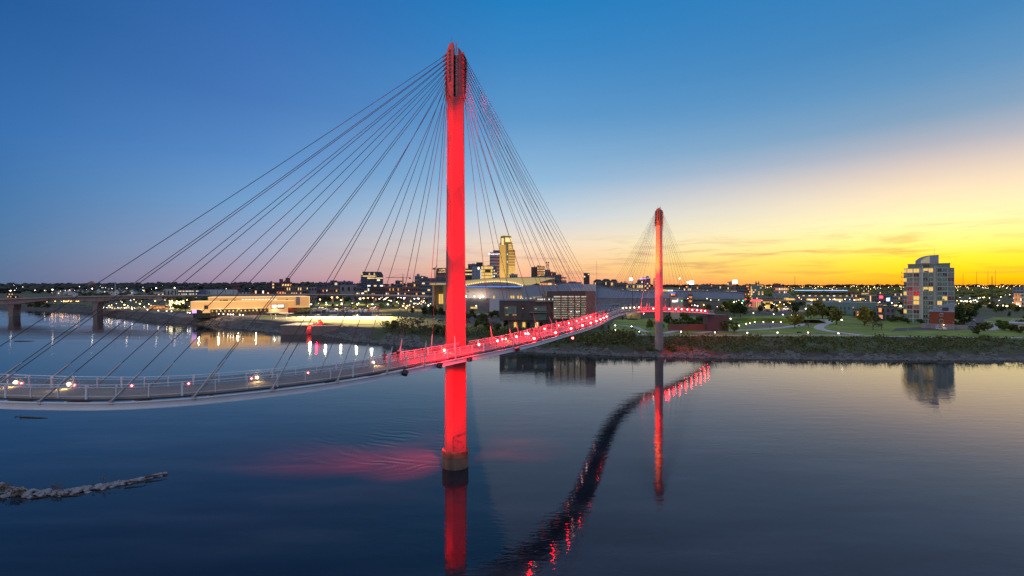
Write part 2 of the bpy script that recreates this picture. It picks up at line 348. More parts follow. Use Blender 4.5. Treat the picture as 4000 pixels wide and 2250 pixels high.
# ------------------------------------------------------------------ the footbridge
GIRD = [(-105, 58, 16.9), (-82, 48.5, 16.9), (-66, 43.4, 16.9), (-53, 40.3, 16.9)]
for px, py, z in [(0, 1595, 16.9), (165, 1600, 16.9), (430, 1601, 16.9), (706, 1586, 16.9), (980, 1559, 16.9), (1240, 1527, 16.9), (1460, 1490, 16.9), (1650, 1449, 16.9), (1800, 1416, 16.92), (1950, 1385, 17.05), (2050, 1362, 17.35), (2121, 1343, 17.7), (2200, 1319, 18.0), (2250, 1304, 18.15), (2300, 1288, 18.2), (2340, 1272, 18.1)]:
    Yg = (H - z) * F / (py - 1125); GIRD.append(((px - 2000) / F * Yg, Yg, z))
GIRD += [(26.0, 126, 17.9), (31.8, 143, 17.8), (37.8, 158, 17.75), (46.1, 174, 17.6), (54.5, 186.5, 17.3), (62, 193.3, 17.0), (70, 200.5, 16.5), (78, 209, 16.0), (87, 219, 15.2), (97, 231, 14.2), (108, 245, 13.1)]
def spline(P, step):
    out = []
    for i in range(len(P) - 1):
        p0, p1, p2, p3 = (Vector(P[max(0, i - 1)]), Vector(P[i]), Vector(P[i + 1]), Vector(P[min(len(P) - 1, i + 2)]))
        for k in range(24):
            t = k / 24; out.append(0.5 * (2 * p1 + (p2 - p0) * t + (2 * p0 - 5 * p1 + 4 * p2 - p3) * t * t + (3 * p1 - p0 - 3 * p2 + p3) * t ** 3))
    out.append(Vector(P[-1])); res = [out[0]]; acc = 0
    for a, b in zip(out, out[1:]):
        d = (b - a).length; pos = 0
        while acc + d - pos >= step:
            pos += step - acc; acc = 0; res.append(a.lerp(b, min(1, pos / d))); 
        acc += d - pos
    return res
STEP = .5
GP = spline(GIRD, STEP); NG = len(GP)
for _ in range(6): GP = [GP[0]] + [(GP[i - 1] + GP[i] * 2 + GP[i + 1]) / 4 for i in range(1, NG - 1)] + [GP[-1]]
GN = []
for i in range(NG):
    d = GP[min(i + 3, NG - 1)] - GP[max(i - 3, 0)]; GN.append(Vector((-d.y, d.x, 0)).normalized())
FR = list(zip(GP, GN))
def dk(i, a, z): i = max(0, min(NG - 1, int(i))); return GP[i] + GN[i] * a + Vector((0, 0, z))
def nearest(x, y): return min(range(NG), key=lambda i: (GP[i].x + GN[i].x * 2.25 - x) ** 2 + (GP[i].y + GN[i].y * 2.25 - y) ** 2)
T1 = Vector((-8.6, 70.0, 0)); T2 = Vector((59.8, 187.5, 0))
I1 = nearest(T1.x, T1.y); I2 = nearest(T2.x, T2.y)
WD = 4.5       # girder to girder
bridge = thing('footbridge', 'long curving cable-stayed footbridge lit red, crossing the river on two masts', 'bridge')
fr2 = FR[::2]
def ibeam(a): return [(a - .16, 0), (a + .16, 0), (a + .16, .06), (a + .04, .06), (a + .04, .54), (a + .16, .54), (a + .16, .6), (a - .16, .6), (a - .16, .54), (a - .04, .54), (a - .04, .06), (a - .16, .06)]
for a in (0, WD): MB().sweep(fr2, ibeam(a)).build('edge_girder', white_steel, bridge)
MB().sweep(fr2, [(.62, .66), (3.98, .66), (3.98, .9), (.62, .9)]).build('deck_slab', deck_conc, bridge)
for a in (.34, .48): MB().sweep(fr2, [(a - .05, .66), (a + .05, .66), (a + .05, .76), (a - .05, .76)]).build('service_pipe', dark_steel, bridge)
# crossbeams: the hundred in sight as parts
near_cross = []
for i in range(120, NG, 11):
    p = GP[i]; near_cross.append(i)
for i in near_cross[:95]:
    a = dk(i, .17, .1); b = dk(i, WD - .17, .1); u = (b - a); n = u.cross(Vector((0, 0, 1))).normalized() * .09
    mb = MB(); vs = [a - n, b - n, b + n, a + n]; vs = [Vector(v) for v in vs] + [Vector(v) + Vector((0, 0, .52)) for v in vs]
    mb.add(vs, [(0, 3, 2, 1), (4, 5, 6, 7), (0, 1, 5, 4), (1, 2, 6, 5), (2, 3, 7, 6), (3, 0, 4, 7)]); mb.build('crossbeam', white_steel, bridge)
# railings
def clear_of_masts(i, a):
    p = dk(i, a, 0); return (Vector((p.x, p.y, 0)) - T1).length > 2.0
screen = bpy.data.materials.new('mesh_screen'); screen.use_nodes = True; st = screen.node_tree
tr = st.nodes.new('ShaderNodeBsdfTransparent'); mx = st.nodes.new('ShaderNodeMixShader'); mx.inputs[0].default_value = .34
sp_ = st.nodes['Principled BSDF']; sp_.inputs['Base Color'].default_value = (.22, .20, .21, 1); sp_.inputs['Roughness'].default_value = .6
st.links.new(tr.outputs[0], mx.inputs[1]); st.links.new(sp_.outputs[0], mx.inputs[2]); st.links.new(mx.outputs[0], st.nodes['Material Output'].inputs[0])
for a in (.55, 4.02):
    runs = []; cur = []
    for i in range(0, NG, 2):
        if clear_of_masts(i, a): cur.append(i)
        elif cur: runs.append(cur); cur = []
    runs.append(cur)
    for z, r in ((1.95, .032), (1.72, .015), (1.0, .018)):
        mb = MB()
        for run in runs: mb.path([dk(i, a, z) for i in run], r, 6)
        mb.build('handrail' if z > 1.9 else 'rail', white_steel, bridge)
    mb = MB()
    for run in runs:
        mb.sweep([FR[i] for i in run], [(a - .008, 1.02), (a + .008, 1.02), (a + .008, 1.68), (a - .008, 1.68)])
    mb.build('mesh_screen', screen, bridge)
pm = MB().box(-.035, .035, -.06, .06, 0, 1.1).mesh('post', white_steel)
pm2 = MB().box(-.07, .07, -.08, .08, -.25, 1.1).mesh('post', white_steel)
spots = []
for a in (.55, 4.02):
    for k, i in enumerate(range(100, NG, 5 if True else 4)):
        if clear_of_masts(i, a): spots.append((i, a, k))
spots.sort(key=lambda s: dk(s[0], s[1], 0).length)
rest = MB()
for n, (i, a, k) in enumerate(spots):
    p = dk(i, a, .86); rz = math.atan2(GN[i].y, GN[i].x) - math.pi / 2
    if n < 98: put('railing_post', pm2 if k % 3 == 0 else pm, bridge, p, rz)
    else:
        w = .07 if k % 3 == 0 else .04
        rest.box(p.x - w, p.x + w, p.y - w, p.y + w, p.z - .2, p.z + 1.1)
tag(rest.build('distant_railing_posts', white_steel, bridge), kind='stuff')
# masts
SEC = [(-1, .12), (-.93, -.35), (-.68, -.78), (-.38, -.97), (-.12, -1.02), (1.0, -.34), (1.02, .25), (.35, .9), (-.55, .75)]
def mast(T, z0, zs, zt, w0, w1, concrete=concrete):
    root = put('mast', None, bridge, (T.x, T.y, 0))
    mb = MB(); zz = [z0 + (zs - z0) * k / 14 for k in range(15)]; n = len(SEC)
    for z in zz:
        w = w0 + (w1 - w0) * (z - z0) / (zs - z0)
        mb.v += [(u * w, v * w, z) for u, v in SEC]
    for k in range(14): mb.f += [(k * n + j, k * n + (j + 1) % n, (k + 1) * n + (j + 1) % n, (k + 1) * n + j) for j in range(n)]
    mb.f += [tuple(range(n))[::-1], tuple(range(14 * n, 15 * n))]; mb.m = [0] * len(mb.f)
    mb.build('shaft', concrete, root)
    w = w1; hd = put('mast_head', None, root); s = (zt - zs)
    def shell(name, plan, prof):       # plan (u, v); prof gives the height of the top at a given u
        n = len(plan); mb = MB(); mb.v = [(u * w, v * w, zs) for u, v in plan] + [(u * w, v * w, zs + s * lerp_tab(prof, u)) for u, v in plan]
        mb.f = [tuple(range(n))[::-1], tuple(range(n, 2 * n))] + [(i, (i + 1) % n, n + (i + 1) % n, n + i) for i in range(n)]; mb.m = [0] * len(mb.f); return mb.build(name, crown_steel, root)
    shell('left_shell', [(-1.08, .2), (-1.05, -.30), (-.88, -.68), (-.70, -.86), (-.66, -.9), (-.38, -1.04), (-.1, -1.08), (-.1, .4), (-.6, .7)], [(-1.1, .80), (-1.0, .88), (-.86, .925), (-.70, .94), (-.66, .985), (-.38, 1.0), (-.1, 1.0)])
    shell('right_shell', [(.42, -.78), (.7, -.62), (1.06, -.40), (1.08, .25), (.42, .8)], [(.42, .93), (.7, .90), (.9, .85), (1.08, .76)])
    MB().box(-.1 * w, .42 * w, .1 * w, .5 * w, zs, zs + .86 * s).build('back_plate', dark_steel, root)
    mb = MB()
    for k in range(9): mb.box(-.1 * w, .42 * w, -.25 * w, .1 * w, zs + s * (.1 + .088 * k), zs + s * (.1 + .088 * k) + .16)
    mb.build('anchor_shelf', crown_steel, root)
    mb = MB()
    for u in (.16, .3): mb.tube((u * w, -.72 * w, zs - 2), (u * w, -.72 * w, zt + .45), .05)
    for k in range(20): mb.tube((.16 * w, -.72 * w, zs + .42 * k), (.3 * w, -.72 * w, zs + .42 * k), .03)
    mb.build('ladder', grey_steel, root)
    mb = MB()
    for k in range(9): mb.tube((-.52 * w, -.94 * w, zs + s * (.3 + .068 * k)), (-.54 * w, -1.0 * w, zs + s * (.3 + .068 * k)), .24, .24, 10)
    mb.build('access_holes', dark_steel, root)
    mb = MB().tube((-.42 * w, -.3, zt), (-.42 * w, -.3, zt + 1.4), .03, .015); mb.tube((.22 * w, -.3, zt - 1.2), (.22 * w, -.3, zt + .5), .05); mb.build('lightning_rod', dark_steel, root)
    bpy.data.objects.remove(hd)
    return root
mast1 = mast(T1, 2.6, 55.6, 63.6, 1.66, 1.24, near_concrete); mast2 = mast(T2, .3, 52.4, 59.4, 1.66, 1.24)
# footing of the near mast in the water
oct_ = [(2.0 * math.cos(a), 1.9 * math.sin(a)) for a in [R(15 + 24 * k) for k in range(15)]]
mb = MB().prism([(x * 1.02, y * 1.02) for x, y in oct_], 2.25, 2.6); mb.prism(oct_, 1.62, 2.25); mb.prism([(x * .965, y * .965) for x, y in oct_], 1.52, 1.62); mb.prism([(x * 1.0, y * 1.0) for x, y in oct_], -2, 1.52)
mb.build('footing', footing_conc, mast1)
# flood stains: scour bands on the sheltered face of the near shaft, 3 mm proud
stain = mat('flood_stain', (.10, .085, .08), .95, noise=.5, nscale=2)
e0 = Vector((-.12 * 1.66, -1.02 * 1.66, 0)); e1 = Vector((1.0 * 1.66, -.34 * 1.66, 0)); fn = Vector((.52, -.855, 0)).normalized() * .012
mb = MB(); g = random.Random(5)
def stain_quad(t0, t1, z0, z1, dz):
    k = lambda z: 1 - .253 * (z - 2.6) / 53
    q = [(t0, z0), (t1, z0 + dz * (t1 - t0)), (t1, z1 + dz * (t1 - t0)), (t0, z1)]; mb.add([(e0.lerp(e1, t) * k(z)) + fn + Vector((0, 0, z)) for t, z in q], [(0, 1, 2, 3)])
for t in range(8): stain_quad(t / 8, t / 8 + .13, 4.5 + .06 * t + g.uniform(-.06, .06), 4.95 + .06 * t + g.uniform(-.04, .04), .4)
for _ in range(46):
    t = g.uniform(0, .9); z = g.uniform(2.7, 4.4); z -= max(0, (t - .3)) * .6 if z > 3.4 else 0
    stain_quad(t, min(1, t + g.uniform(.03, .14)), z, z + g.uniform(.03, .16), .3)
for _ in range(14): z = g.uniform(2.7, 5.6); stain_quad(0, g.uniform(.03, .1), z, z + g.uniform(.1, .5), 0)
mb.build('flood_stain', stain, mast1)
# cables: ten rows each side of each mast, one to either girder
def cable(T, zt, side, sgn, i, a, r):
    w = 1.3; top = Vector((T.x + side * w, T.y + (.45 if a > 1 else -.45), zt)); bot = dk(i, a, .72)
    pts = []
    for k in range(13):
        t = k / 12; p = top.lerp(bot, t); p.z -= .004 * (top - bot).length * 4 * t * (1 - t) * .6; pts.append(p)
    c = MB().path(pts, r, 5).build('cable', cable_steel, bridge)
    d = (pts[-2] - bot).normalized(); mb = MB().tube(bot, bot + d * 2.6, .085, .085, 6).tube(bot + d * 2.6, bot + d * 3.0, .085, r, 6).box(bot.x - .13, bot.x + .13, bot.y - .13, bot.y + .13, bot.z - .28, bot.z + .08)
    mb.build('cable_socket', grey_steel, c)
    d2 = (pts[1] - top).normalized(); MB().tube(top - d2 * .35, top + d2 * 1.0, .2, .07, 4).build('head_socket', crown_steel, c)
AN1, AN2, AN3, AN4 = [], [], [], []
for k in range(10):
    zt = 62.2 - (9 - k) * .66; zt2 = 58.2 - (9 - k) * .6
    iL = I1 - int((6.4 + 6.0 * k) / STEP); iR = I1 + int((6.6 + 7.2 * k) / STEP)
    for a in (0, WD): cable(T1, zt, -1, -1, iL, a, .036); cable(T1, zt, 1, 1, iR, a, .036)
    AN1.append(iL); AN2.append(iR)
    iL = I2 - int((5 + 7.0 * k) / STEP); iR = I2 + int((4.0 + 6.2 * k) / STEP)
    for a in (0, WD): cable(T2, zt2, -1, -1, iL, a, .027); cable(T2, zt2, 1, 1, iR, a, .027)
    AN3.append(iL); AN4.append(iR)
# floodlights and walkway lamps fixed to the bridge
def lamp_obj(name, i, a, z, lens, core, rl, rc, face=None):
    p = dk(i, a, z); d = (Vector((0, 0, H)) - p).normalized() if face is None else face
    mb = MB().tube(p - d * .28, p, rl * .8, rl, 12); o = mb.build(name, dark_steel, bridge)
    MB().tube(p, p + d * .03, rl * .95, rl * .95, 12).build('lens', lens, o)  # on red floodlights this disc is widened to hold a painted halo
    MB().ball(p + d * .06, rc, 8, 5).build('bulb', core, o)
    return p
def red_light(p, power, col=(1, .0, .003), rad=.25):
    l_ = bpy.data.lights.new('red_floodlight', 'POINT'); l_.energy = power; l_.color = col; l_.shadow_soft_size = rad
    o = bpy.data.objects.new('red_floodlight', l_); COL.objects.link(o); o.location = p
def spot(p, target, power, deg, col=(1, .0, .003), blend=.6, name='red_spotlight', rad=.3):
    l_ = bpy.data.lights.new(name, 'SPOT'); l_.energy = power; l_.color = col; l_.spot_size = R(deg); l_.spot_blend = blend; l_.shadow_soft_size = rad
    o = bpy.data.objects.new(name, l_); COL.objects.link(o); o.location = p
    o.rotation_euler = (Vector(target) - Vector(p)).to_track_quat('-Z', 'Y').to_euler()
# every floodlight stands beside a cable foot and looks up along the cables and back over the river
for k, i in enumerate(AN2):
    if i < NG - 10:
        tt = (GP[i - 4] - GP[i + 4]).normalized(); f1 = (tt * .72 - GN[i] * .6 + Vector((0, 0, .45))).normalized()
        if k > 0:
            lamp_obj('floodlight', i - 3, .40, 1.15, red_lens_halo, white_core, .62, .16, f1)
            red_light(dk(i - 4, .9, 2.1), 700); red_light(dk(i + 5, 2.4, 2.4), 450)
        lamp_obj('floodlight', i + 4, 4.35, 1.25, red_lens_halo, white_core, .58, .15, f1)
        if k % 2 == 0: red_light(dk(i + 2, 3.3, 2.2), 800)
for k in range(4):
    i = I1 + int((3.2 + 4.2 * k) / STEP); tt = (GP[i - 4] - GP[i + 4]).normalized(); lamp_obj('floodlight', i, 3.85, 1.25, red_lens_halo, white_core, .38, .15, (tt * .7 - GN[i] * .6 + Vector((0, 0, .3))).normalized())
for k, i in enumerate(range(I2 - 44, I2 - 4, 9)):
    lamp_obj('walkway_lamp', i, 3.6, 1.75, warm_lamp, warm_lamp, .10, .24)
for k in range(10):
    i = min(NG - 3, I2 + 3 + int(k * 6.3 / STEP)); lamp_obj('floodlight', i, .4, 1.3, red_lens_halo, white_core, .55, .22, (Vector((-.62, -.7, .25))).normalized())
    red_light(dk(i + 3, -.7, 1.5), 800)
for i in AN1[3:]: lamp_obj('floodlight', i - 3, 4.1, 1.15, red_lens_halo, red_core, .17, .09)
for i in (AN1[9] + 8, AN1[7] - 4, AN1[4] - 2, AN1[0] + 4, I1 + 18, AN1[2] + 3):
    p = lamp_obj('walkway_lamp', i, 3.95, 1.25, warm_lamp, warm_lamp, .08, .15)
    spot(p + Vector((0, 0, .1)) - GN[i] * .25, p - GN[i] * 1.6 + Vector((0, 0, -1.2)), 200, 120, (1, .6, .2), .8, 'walkway_lamp_beam', .1)
for px, i in ((0, I1 + 52), (1, I2 - 16)):
    d = Vector((-.2, -.9, -.2)).normalized(); lamp_obj('floodlight', i, -.1, -.55, red_lens_halo, white_core, .34, .12, d)
# the big floods that wash the masts, in drums on brackets outside the near girder
for i in (AN1[0], AN1[1], AN1[2], I1 + 9):
    d = (T1 + Vector((0, 0, 40)) - dk(i, -.3, .4)).normalized(); p = dk(i + 5, -.35, .5)
    o = MB().tube(p - d * .5, p, .34, .38, 14).build('floodlight_drum', dark_steel, bridge); MB().tube(p, p + d * .02, .33, .33, 14).build('lens', red_lens_halo, o)
b1 = dk(AN1[1] + 6, -.6, 1.6); b2 = dk(AN1[2] + 6, -.6, 1.6); b3 = dk(I1 + 24, -.8, 1.5); b0 = dk(AN1[0] + 4, -.7, 1.5); bh = dk(AN1[8] + 7, 1.2, 1.1)
def m1(z): return T1 + Vector((0, 0, z))
spot(bh, m1(59), 4.5e+05, 13, blend=.3); spot(b2, m1(49), 5.52e+05, 11, blend=.4); spot(b1, m1(41), 2.9e+05, 24, blend=.6); spot(b3, m1(38), 1.66e+05, 30, blend=.6)
spot(b0, m1(30), 5.52e+04, 75); spot(b1, m1(22), 5.52e+04, 50); spot(b3, m1(22), 1.66e+04, 50)
spot(dk(AN1[1], -.6, -.4), m1(9), 8.97e+04, 46); spot(dk(I1 + 18, -.8, -.5), m1(10), 1.66e+04, 56)
# floods slung under the deck that graze the river left and right of the footing
lw = dk(I1 - 6, 3.4, -.6); spot(lw, Vector((-17, 71.5, 0)), 1.7e5, 50, blend=1); spot(lw, Vector((-30, 72.5, 0)), 2.6e5, 36, blend=1); spot(dk(I1 + 2, 3.0, -.6), Vector((2, 76, 0)), 5e4, 40, blend=1)
for k in range(-4, 8, 2): red_light(dk(I1 + k * 6, 2.2, 2.2), 500)
red_light(dk(AN1[1] + 8, -.7, 1.5), 900); red_light(dk(AN1[1] + 4, 2.2, 2.0), 500); red_light(dk(AN1[0] + 5, -.7, 1.5), 700); red_light(dk(AN1[0] - 4, 2.2, 2.0), 400)
# far mast: washed red near the deck, warmer towards the head
f1 = dk(I2 - 30, -.8, 1.4); f2 = dk(I2 + 22, -.8, 1.6)
def m2(z): return T2 + Vector((0, 0, z))
spot(f1, m2(32), 2.2e5, 50, (1, .012, .006)); spot(f2, m2(32), 1.5e5, 50, (1, .012, .006)); spot(f1, m2(46), 7e5, 34, (1, .10, .005), 1); spot(f2, m2(46), 4e5, 34, (1, .10, .005), 1); spot(f1, m2(20), 4e4, 60); spot(f2, m2(19), 3e4, 60); spot(f2, T2 + Vector((9, -16, 1.5)), 3e4, 80)
# abutment and approach wall at the far end
e = GP[-1]
MB().box(e.x - 4, e.x + 7, e.y - .6, e.y + 6, 2.0, 12.7).build('abutment', WALL['darkbrick'], bridge)
MB().box(e.x - 24, e.x - 4.2, e.y + 2, e.y + 2.8, 2.0, 7.6).build('approach_wall', WALL['brick'], bridge)
# ------------------------------------------------------------------ ground surfaces of the park and the left quay
P0 = lambda p: (p.x, p.y, p.z)
def lawn_sheet(name, pts, lift, label, m=lawn): return sheet(name, pts, m, lift, label)
lawn_sheet('park_lawn', [(2360, 1318), (2700, 1316), (3200, 1316), (3700, 1318), (4300, 1322), (4700, 1300), (4300, 1252), (3900, 1240), (3500, 1236), (3150, 1232), (2700, 1236), (2400, 1250)], .03, 'mown park lawn between the river bank and the city')
PATHS = [('riverside_path', [(2250, 1304), (2420, 1308), (2700, 1311), (3000, 1310), (3260, 1309), (3420, 1313), (3700, 1320), (4000, 1321), (4500, 1324)], 2.6, 'pale concrete path along the top of the river bank'),
         ('winding_path', [(3400, 1313), (3300, 1303), (3215, 1290), (3193, 1280), (3215, 1268), (3245, 1258), (3240, 1250), (3200, 1246)], 5.0, 'pale path curving up the lawn like an S'),
         ('plaza_path', [(2700, 1304), (2830, 1291), (2960, 1288), (3060, 1280), (3140, 1268), (3190, 1254), (3200, 1246)], 4.6, 'pale path round the amphitheatre'),
         ('garden_path', [(2380, 1268), (2480, 1276), (2510, 1292), (2540, 1303)], 3.2, 'pale garden path beneath the bridge'),
         ('bridge_path', [(2580, 1306), (2640, 1293), (2690, 1278), (2720, 1270)], 4.0, 'pale path leading to the bridge abutment')]
for i, (n_, l_, w_, lb) in enumerate(PATHS): ribbon(n_, l_, w_, path_conc, .05 + .006 * i, lb)
sheet('amphitheatre_floor', [(2905, 1284), (2960, 1277), (3040, 1276), (3075, 1264), (3040, 1261), (2960, 1261), (2925, 1268)], plaza_conc, .085, 'paved floor of the little amphitheatre')
sheet('car_park', [(2960, 1224), (3110, 1226), (3100, 1204), (2985, 1203)], asphalt, .06, 'asphalt car park behind the lawn')
sheet('condo_road', [(3480, 1296), (3560, 1291), (3700, 1290), (3830, 1288), (3860, 1268), (3840, 1250), (3900, 1236), (3880, 1232), (3800, 1240), (3770, 1262), (3740, 1279), (3600, 1279), (3500, 1283)], asphalt, .07, 'grey access road beside the apartment tower')
sheet('side_road', [(3835, 1290), (3890, 1290), (3920, 1284), (3880, 1270), (3848, 1268)], path_conc, .075, 'pale driveway off the access road')
sheet('quay_promenade', [(380, 1213), (700, 1240), (900, 1256), (1090, 1268), (1200, 1262), (1190, 1235), (1000, 1229), (760, 1229), (560, 1212), (420, 1207)], plaza_conc, .05, 'paved riverside promenade in front of the lit museum')
sheet('quay_lawn', [(1000, 1246), (1085, 1240), (1080, 1233), (1030, 1234)], lawn, .075, 'patch of lawn on the promenade')
sheet('car_park', [(1215, 1226), (1480, 1226), (1500, 1208), (1240, 1204)], asphalt, .05, 'crowded car park right of the museum')
sheet('sand_court', [(1195, 1248), (1520, 1251), (1528, 1240), (1200, 1237)], mat('sand', (.42, .36, .20), .95, noise=.15, nscale=.4), .06, 'floodlit sand courts beside the river')
sheet('dry_grass_slope', [(1190, 1268), (1500, 1272), (1510, 1258), (1195, 1255)], mat('dry_grass', (.20, .15, .05), .95, noise=.4, nscale=.3), .07, 'dry grass slope below the sand courts')
sheet('street', [(1740, 1262), (1985, 1262), (1985, 1245), (1740, 1243)], asphalt, .06, 'street between the mast and the dark office block')
sheet('city_lawn', [(1230, 1196), (1560, 1196), (1560, 1180), (1230, 1178)], lawn, .05, 'green embankment under the elevated road')

# ------------------------------------------------------------------ stones of the banks
def scatter_stones(name, px0, px1, n, t0, t1, r0, r1, seed, label):
    g = random.Random(seed); mb = MB()
    for _ in range(n):
        px = g.uniform(px0, px1); t = t0 + (t1 - t0) * (.7 + .5 * math.sin(px * .017 + 1.3 * math.sin(px * .05))) * g.random() ** 1.4; y = bank_y(px) + t; x = (px - 2000) / F * y
        r = g.uniform(r0, r1); mb.rock((x, y, gz(x, y) + r * .1), r, g)
    tag(mb.build(name, stone), label, kind='stuff')
scatter_stones('riprap_stones', 2010, 4300, 3000, -.5, 6.0, .35, 1.0, 11, 'broken riprap stones along the right bank at the waterline')
scatter_stones('riprap_stones', 1130, 2010, 2600, -.5, 15, .35, 1.05, 12, 'dark riprap stones on the bank left of and behind the near mast')
scatter_stones('quay_stones', 960, 1110, 500, 0, 14, .5, 1.3, 13, 'heap of broken stones below the quay wall')
scatter_stones('riprap_stones', 300, 980, 1000, -.5, 18, .3, .8, 14, 'dark stones of the bank below the promenade')
# the jetty of boulders at lower left
jet = [(-95, 1888), (0, 1918), (60, 1926), (140, 1930), (230, 1928), (310, 1919), (400, 1904), (480, 1890), (550, 1876), (605, 1861), (640, 1853)]
jet = [Vector(((px - 2000) / F * (H * F / (py - 1125)), H * F / (py - 1125), 0)) for px, py in jet]
g = random.Random(21); cand = []
for _ in range(640):
    u = g.uniform(0, len(jet) - 1.001); i = int(u); p = jet[i].lerp(jet[i + 1], u - i); wd = 1.3 - .085 * u
    off = g.gauss(0, .5) * wd; r = min(.66, .10 + abs(g.gauss(0, .17))) * (1.05 if u < 8 else .85)
    cand.append((r, Vector((p.x + g.uniform(-.3, .3), p.y + off, max(-.1, .42 * wd - abs(off) * .40) * g.uniform(.35, 1.0)))))
cand.sort(key=lambda q: -q[0]); small = MB()
for n, (r, p) in enumerate(cand):
    if n < 130: tag(MB().rock((0, 0, 0), r, g).build('boulder', boulder, loc=p), 'pale grey boulder heaped in the narrow stone jetty at lower left', 'boulder', 'boulders of the stone jetty')
    else: small.rock(p, r, g)
tag(small.build('jetty_stones', boulder), 'smaller stones filling the jetty between its boulders', kind='stuff')
def driftlog(p, ln, rz, label, r=.09, forks=2):
    t = thing('driftwood', label, 'driftwood', p, rz); mb = MB().path([(-ln / 2, 0, .02), (-ln / 5, .06, .05), (ln / 5, -.05, .04), (ln / 2, .04, .0)], [r, r * 1.1, r * .8, r * .25], 6); mb.build('log', bark, t)
    for k in range(forks): s = -ln / 2 + .3 + k * .5; MB().tube((s, 0, .05), (s - .4, .1 - .25 * k, .55), r * .5, r * .2, 5).build('branch', bark, t)
for k, (px, py, ln, rz, lb) in enumerate([(610, 1868, 2.6, .45, 'bleached driftwood log lying across the tip of the stone jetty'), (530, 1892, 2.6, .3, 'thin driftwood pole along the near side of the jetty, right of its middle'), (270, 1938, 3.2, .1, 'dark driftwood tangle at the foot of the jetty, left of its middle'), (155, 1945, 1.8, .3, 'small driftwood stub floating just off the jetty')]):
    Yg = H * F / (py - 1125); driftlog(((px - 2000) / F * Yg, Yg, .35 if k < 2 else .05), ln, rz, lb)
Yg = H * F / (1632 - 1125); driftlog((-1868 / F * Yg, Yg, .05), 6.4, -.10, 'long floating log with a forked end drifting below the bridge', .13, 1)
Yg = H * F / (1628 - 1125); driftlog((-1932 / F * Yg, Yg, .05), .9, .6, 'short forked branch floating left of the long log', .06, 1)
Yg = H * F / (1333 - 1125); driftlog((-1905 / F * Yg, Yg, .06), 9, .08, 'low snag with a dark branch breaking the water at far left', .2, 1)
def reeds(px, py, n, h, label):
    Yg = H * F / (py - 1125); x0 = (px - 2000) / F * Yg; g = random.Random(px); mb = MB()
    for _ in range(n):
        x = g.gauss(0, .5); y = g.gauss(0, .3); hh = h * g.uniform(.4, 1); mb.tube((x, y, -.1), (x + g.uniform(-.25, .25), y + g.uniform(-.2, .2), hh), .016, .004, 3)
        for _k in range(3): mb.leaf((x + g.uniform(-.15, .15), y, hh * g.uniform(.5, 1)), .09, g)
    tag(mb.build('reed_clump', LEAF['dry'], loc=(x0, Yg, .3)), label, 'plant')
for a in [(15, 1925, 60, .9, 'dry brown reeds at the left end of the jetty'), (70, 1940, 60, .8, 'dry brown reeds on the near side of the jetty, second clump from its left end'), (225, 1925, 26, 1.0, 'sparse dry reeds on the middle of the jetty'), (400, 1905, 10, 1.2, 'few tall dry stalks on the right half of the jetty')]: reeds(*a)

# ------------------------------------------------------------------ vegetation
def crown_mesh(seed, leaf, n=420, shape='round', ls=.105):
    g = random.Random(seed); mb = MB(); lobes = []
    for _ in range(11 if shape != 'cone' else 9):
        if shape == 'cone':
            z = g.uniform(.12, .95); rr = (1 - z) * .36; a = g.uniform(0, 6.28); lobes.append((Vector((math.cos(a) * rr, math.sin(a) * rr, z)), .10 + .20 * (1 - z)))
        else:
            a = g.uniform(0, 6.28); z = g.uniform(.3, .88); rr = .33 * math.sin(math.pi * min(1, max(.12, (z - .12) / .88))) * g.uniform(.5, 1.1); lobes.append((Vector((math.cos(a) * rr, math.sin(a) * rr, z)), g.uniform(.13, .23)))
    for _ in range(n):
        c_, r_ = g.choice(lobes); d = Vector((g.gauss(0, 1), g.gauss(0, 1), g.gauss(0, 1))).normalized(); p = c_ + d * r_ * g.random() ** .4
        p.z = max(.1, p.z); mb.leaf(p, ls * g.uniform(.45, 1), g)
    return mb.mesh('crown', leaf)
def trunk_mesh(seed):
    g = random.Random(seed); mb = MB().tube((0, 0, -.06), (.01, .01, .42), .032, .02, 6)
    for k in range(5):
        a = k * 1.26 + g.random(); mb.tube((0, 0, .2 + .05 * k), (math.cos(a) * .2, math.sin(a) * .2, .5 + .08 * k), .014, .005, 4)
    return mb.mesh('trunk', bark)
TRUNK = [trunk_mesh(s) for s in range(3)]
CROWN = {}
for k, (lf, sh, n, ls) in dict(dark=('dark', 'round', 460, .10), mid=('mid', 'round', 460, .10), olive=('olive', 'round', 440, .10), yellow=('yellow', 'round', 420, .10), conifer=('dark', 'cone', 420, .085), thin=('dry', 'round', 150, .06), bush=('bush', 'round', 380, .12), redlit=('dry', 'round', 300, .1)).items():
    CROWN[k] = [crown_mesh(hash_, LEAF[lf], n, sh, ls) for hash_ in (sum(map(ord, k)), sum(map(ord, k)) + 7)]
KNAME = dict(dark='dark green tree', mid='leafy green tree', olive='olive green tree', yellow='yellow green spring tree', conifer='dark pointed tree', thin='thin nearly bare tree', bush='dark round bush', redlit='bare tree')
TREES = []
def tree(px, base_py, top_py, kind, where, wf=1.0, Y=None, label=None):
    p = on_ground(px, base_py) if Y is None else Vector(((px - 2000) / F * Y, Y, gz((px - 2000) / F * Y, Y)))
    h = (base_py - top_py) / F * p.y if Y is None else (H - (top_py - 1125) / F * Y) - p.z
    t = put('bush' if kind == 'bush' else 'tree', None, None, p, rng.uniform(0, 6.28)); t.scale = (h * wf, h * wf, h)
    if kind != 'bush': put('trunk', rng.choice(TRUNK), t)
    c_ = put('crown', rng.choice(CROWN[kind]), t)
    if kind == 'bush': c_.scale = (1.25, 1.25, 1.1); c_.location = (0, 0, -.12)
    tag(t, None, 'bush' if kind == 'bush' else 'tree', 'bushes' if kind == 'bush' else 'trees')
    if label: t['label'] = label
    else: TREES.append((t, KNAME[kind], where))
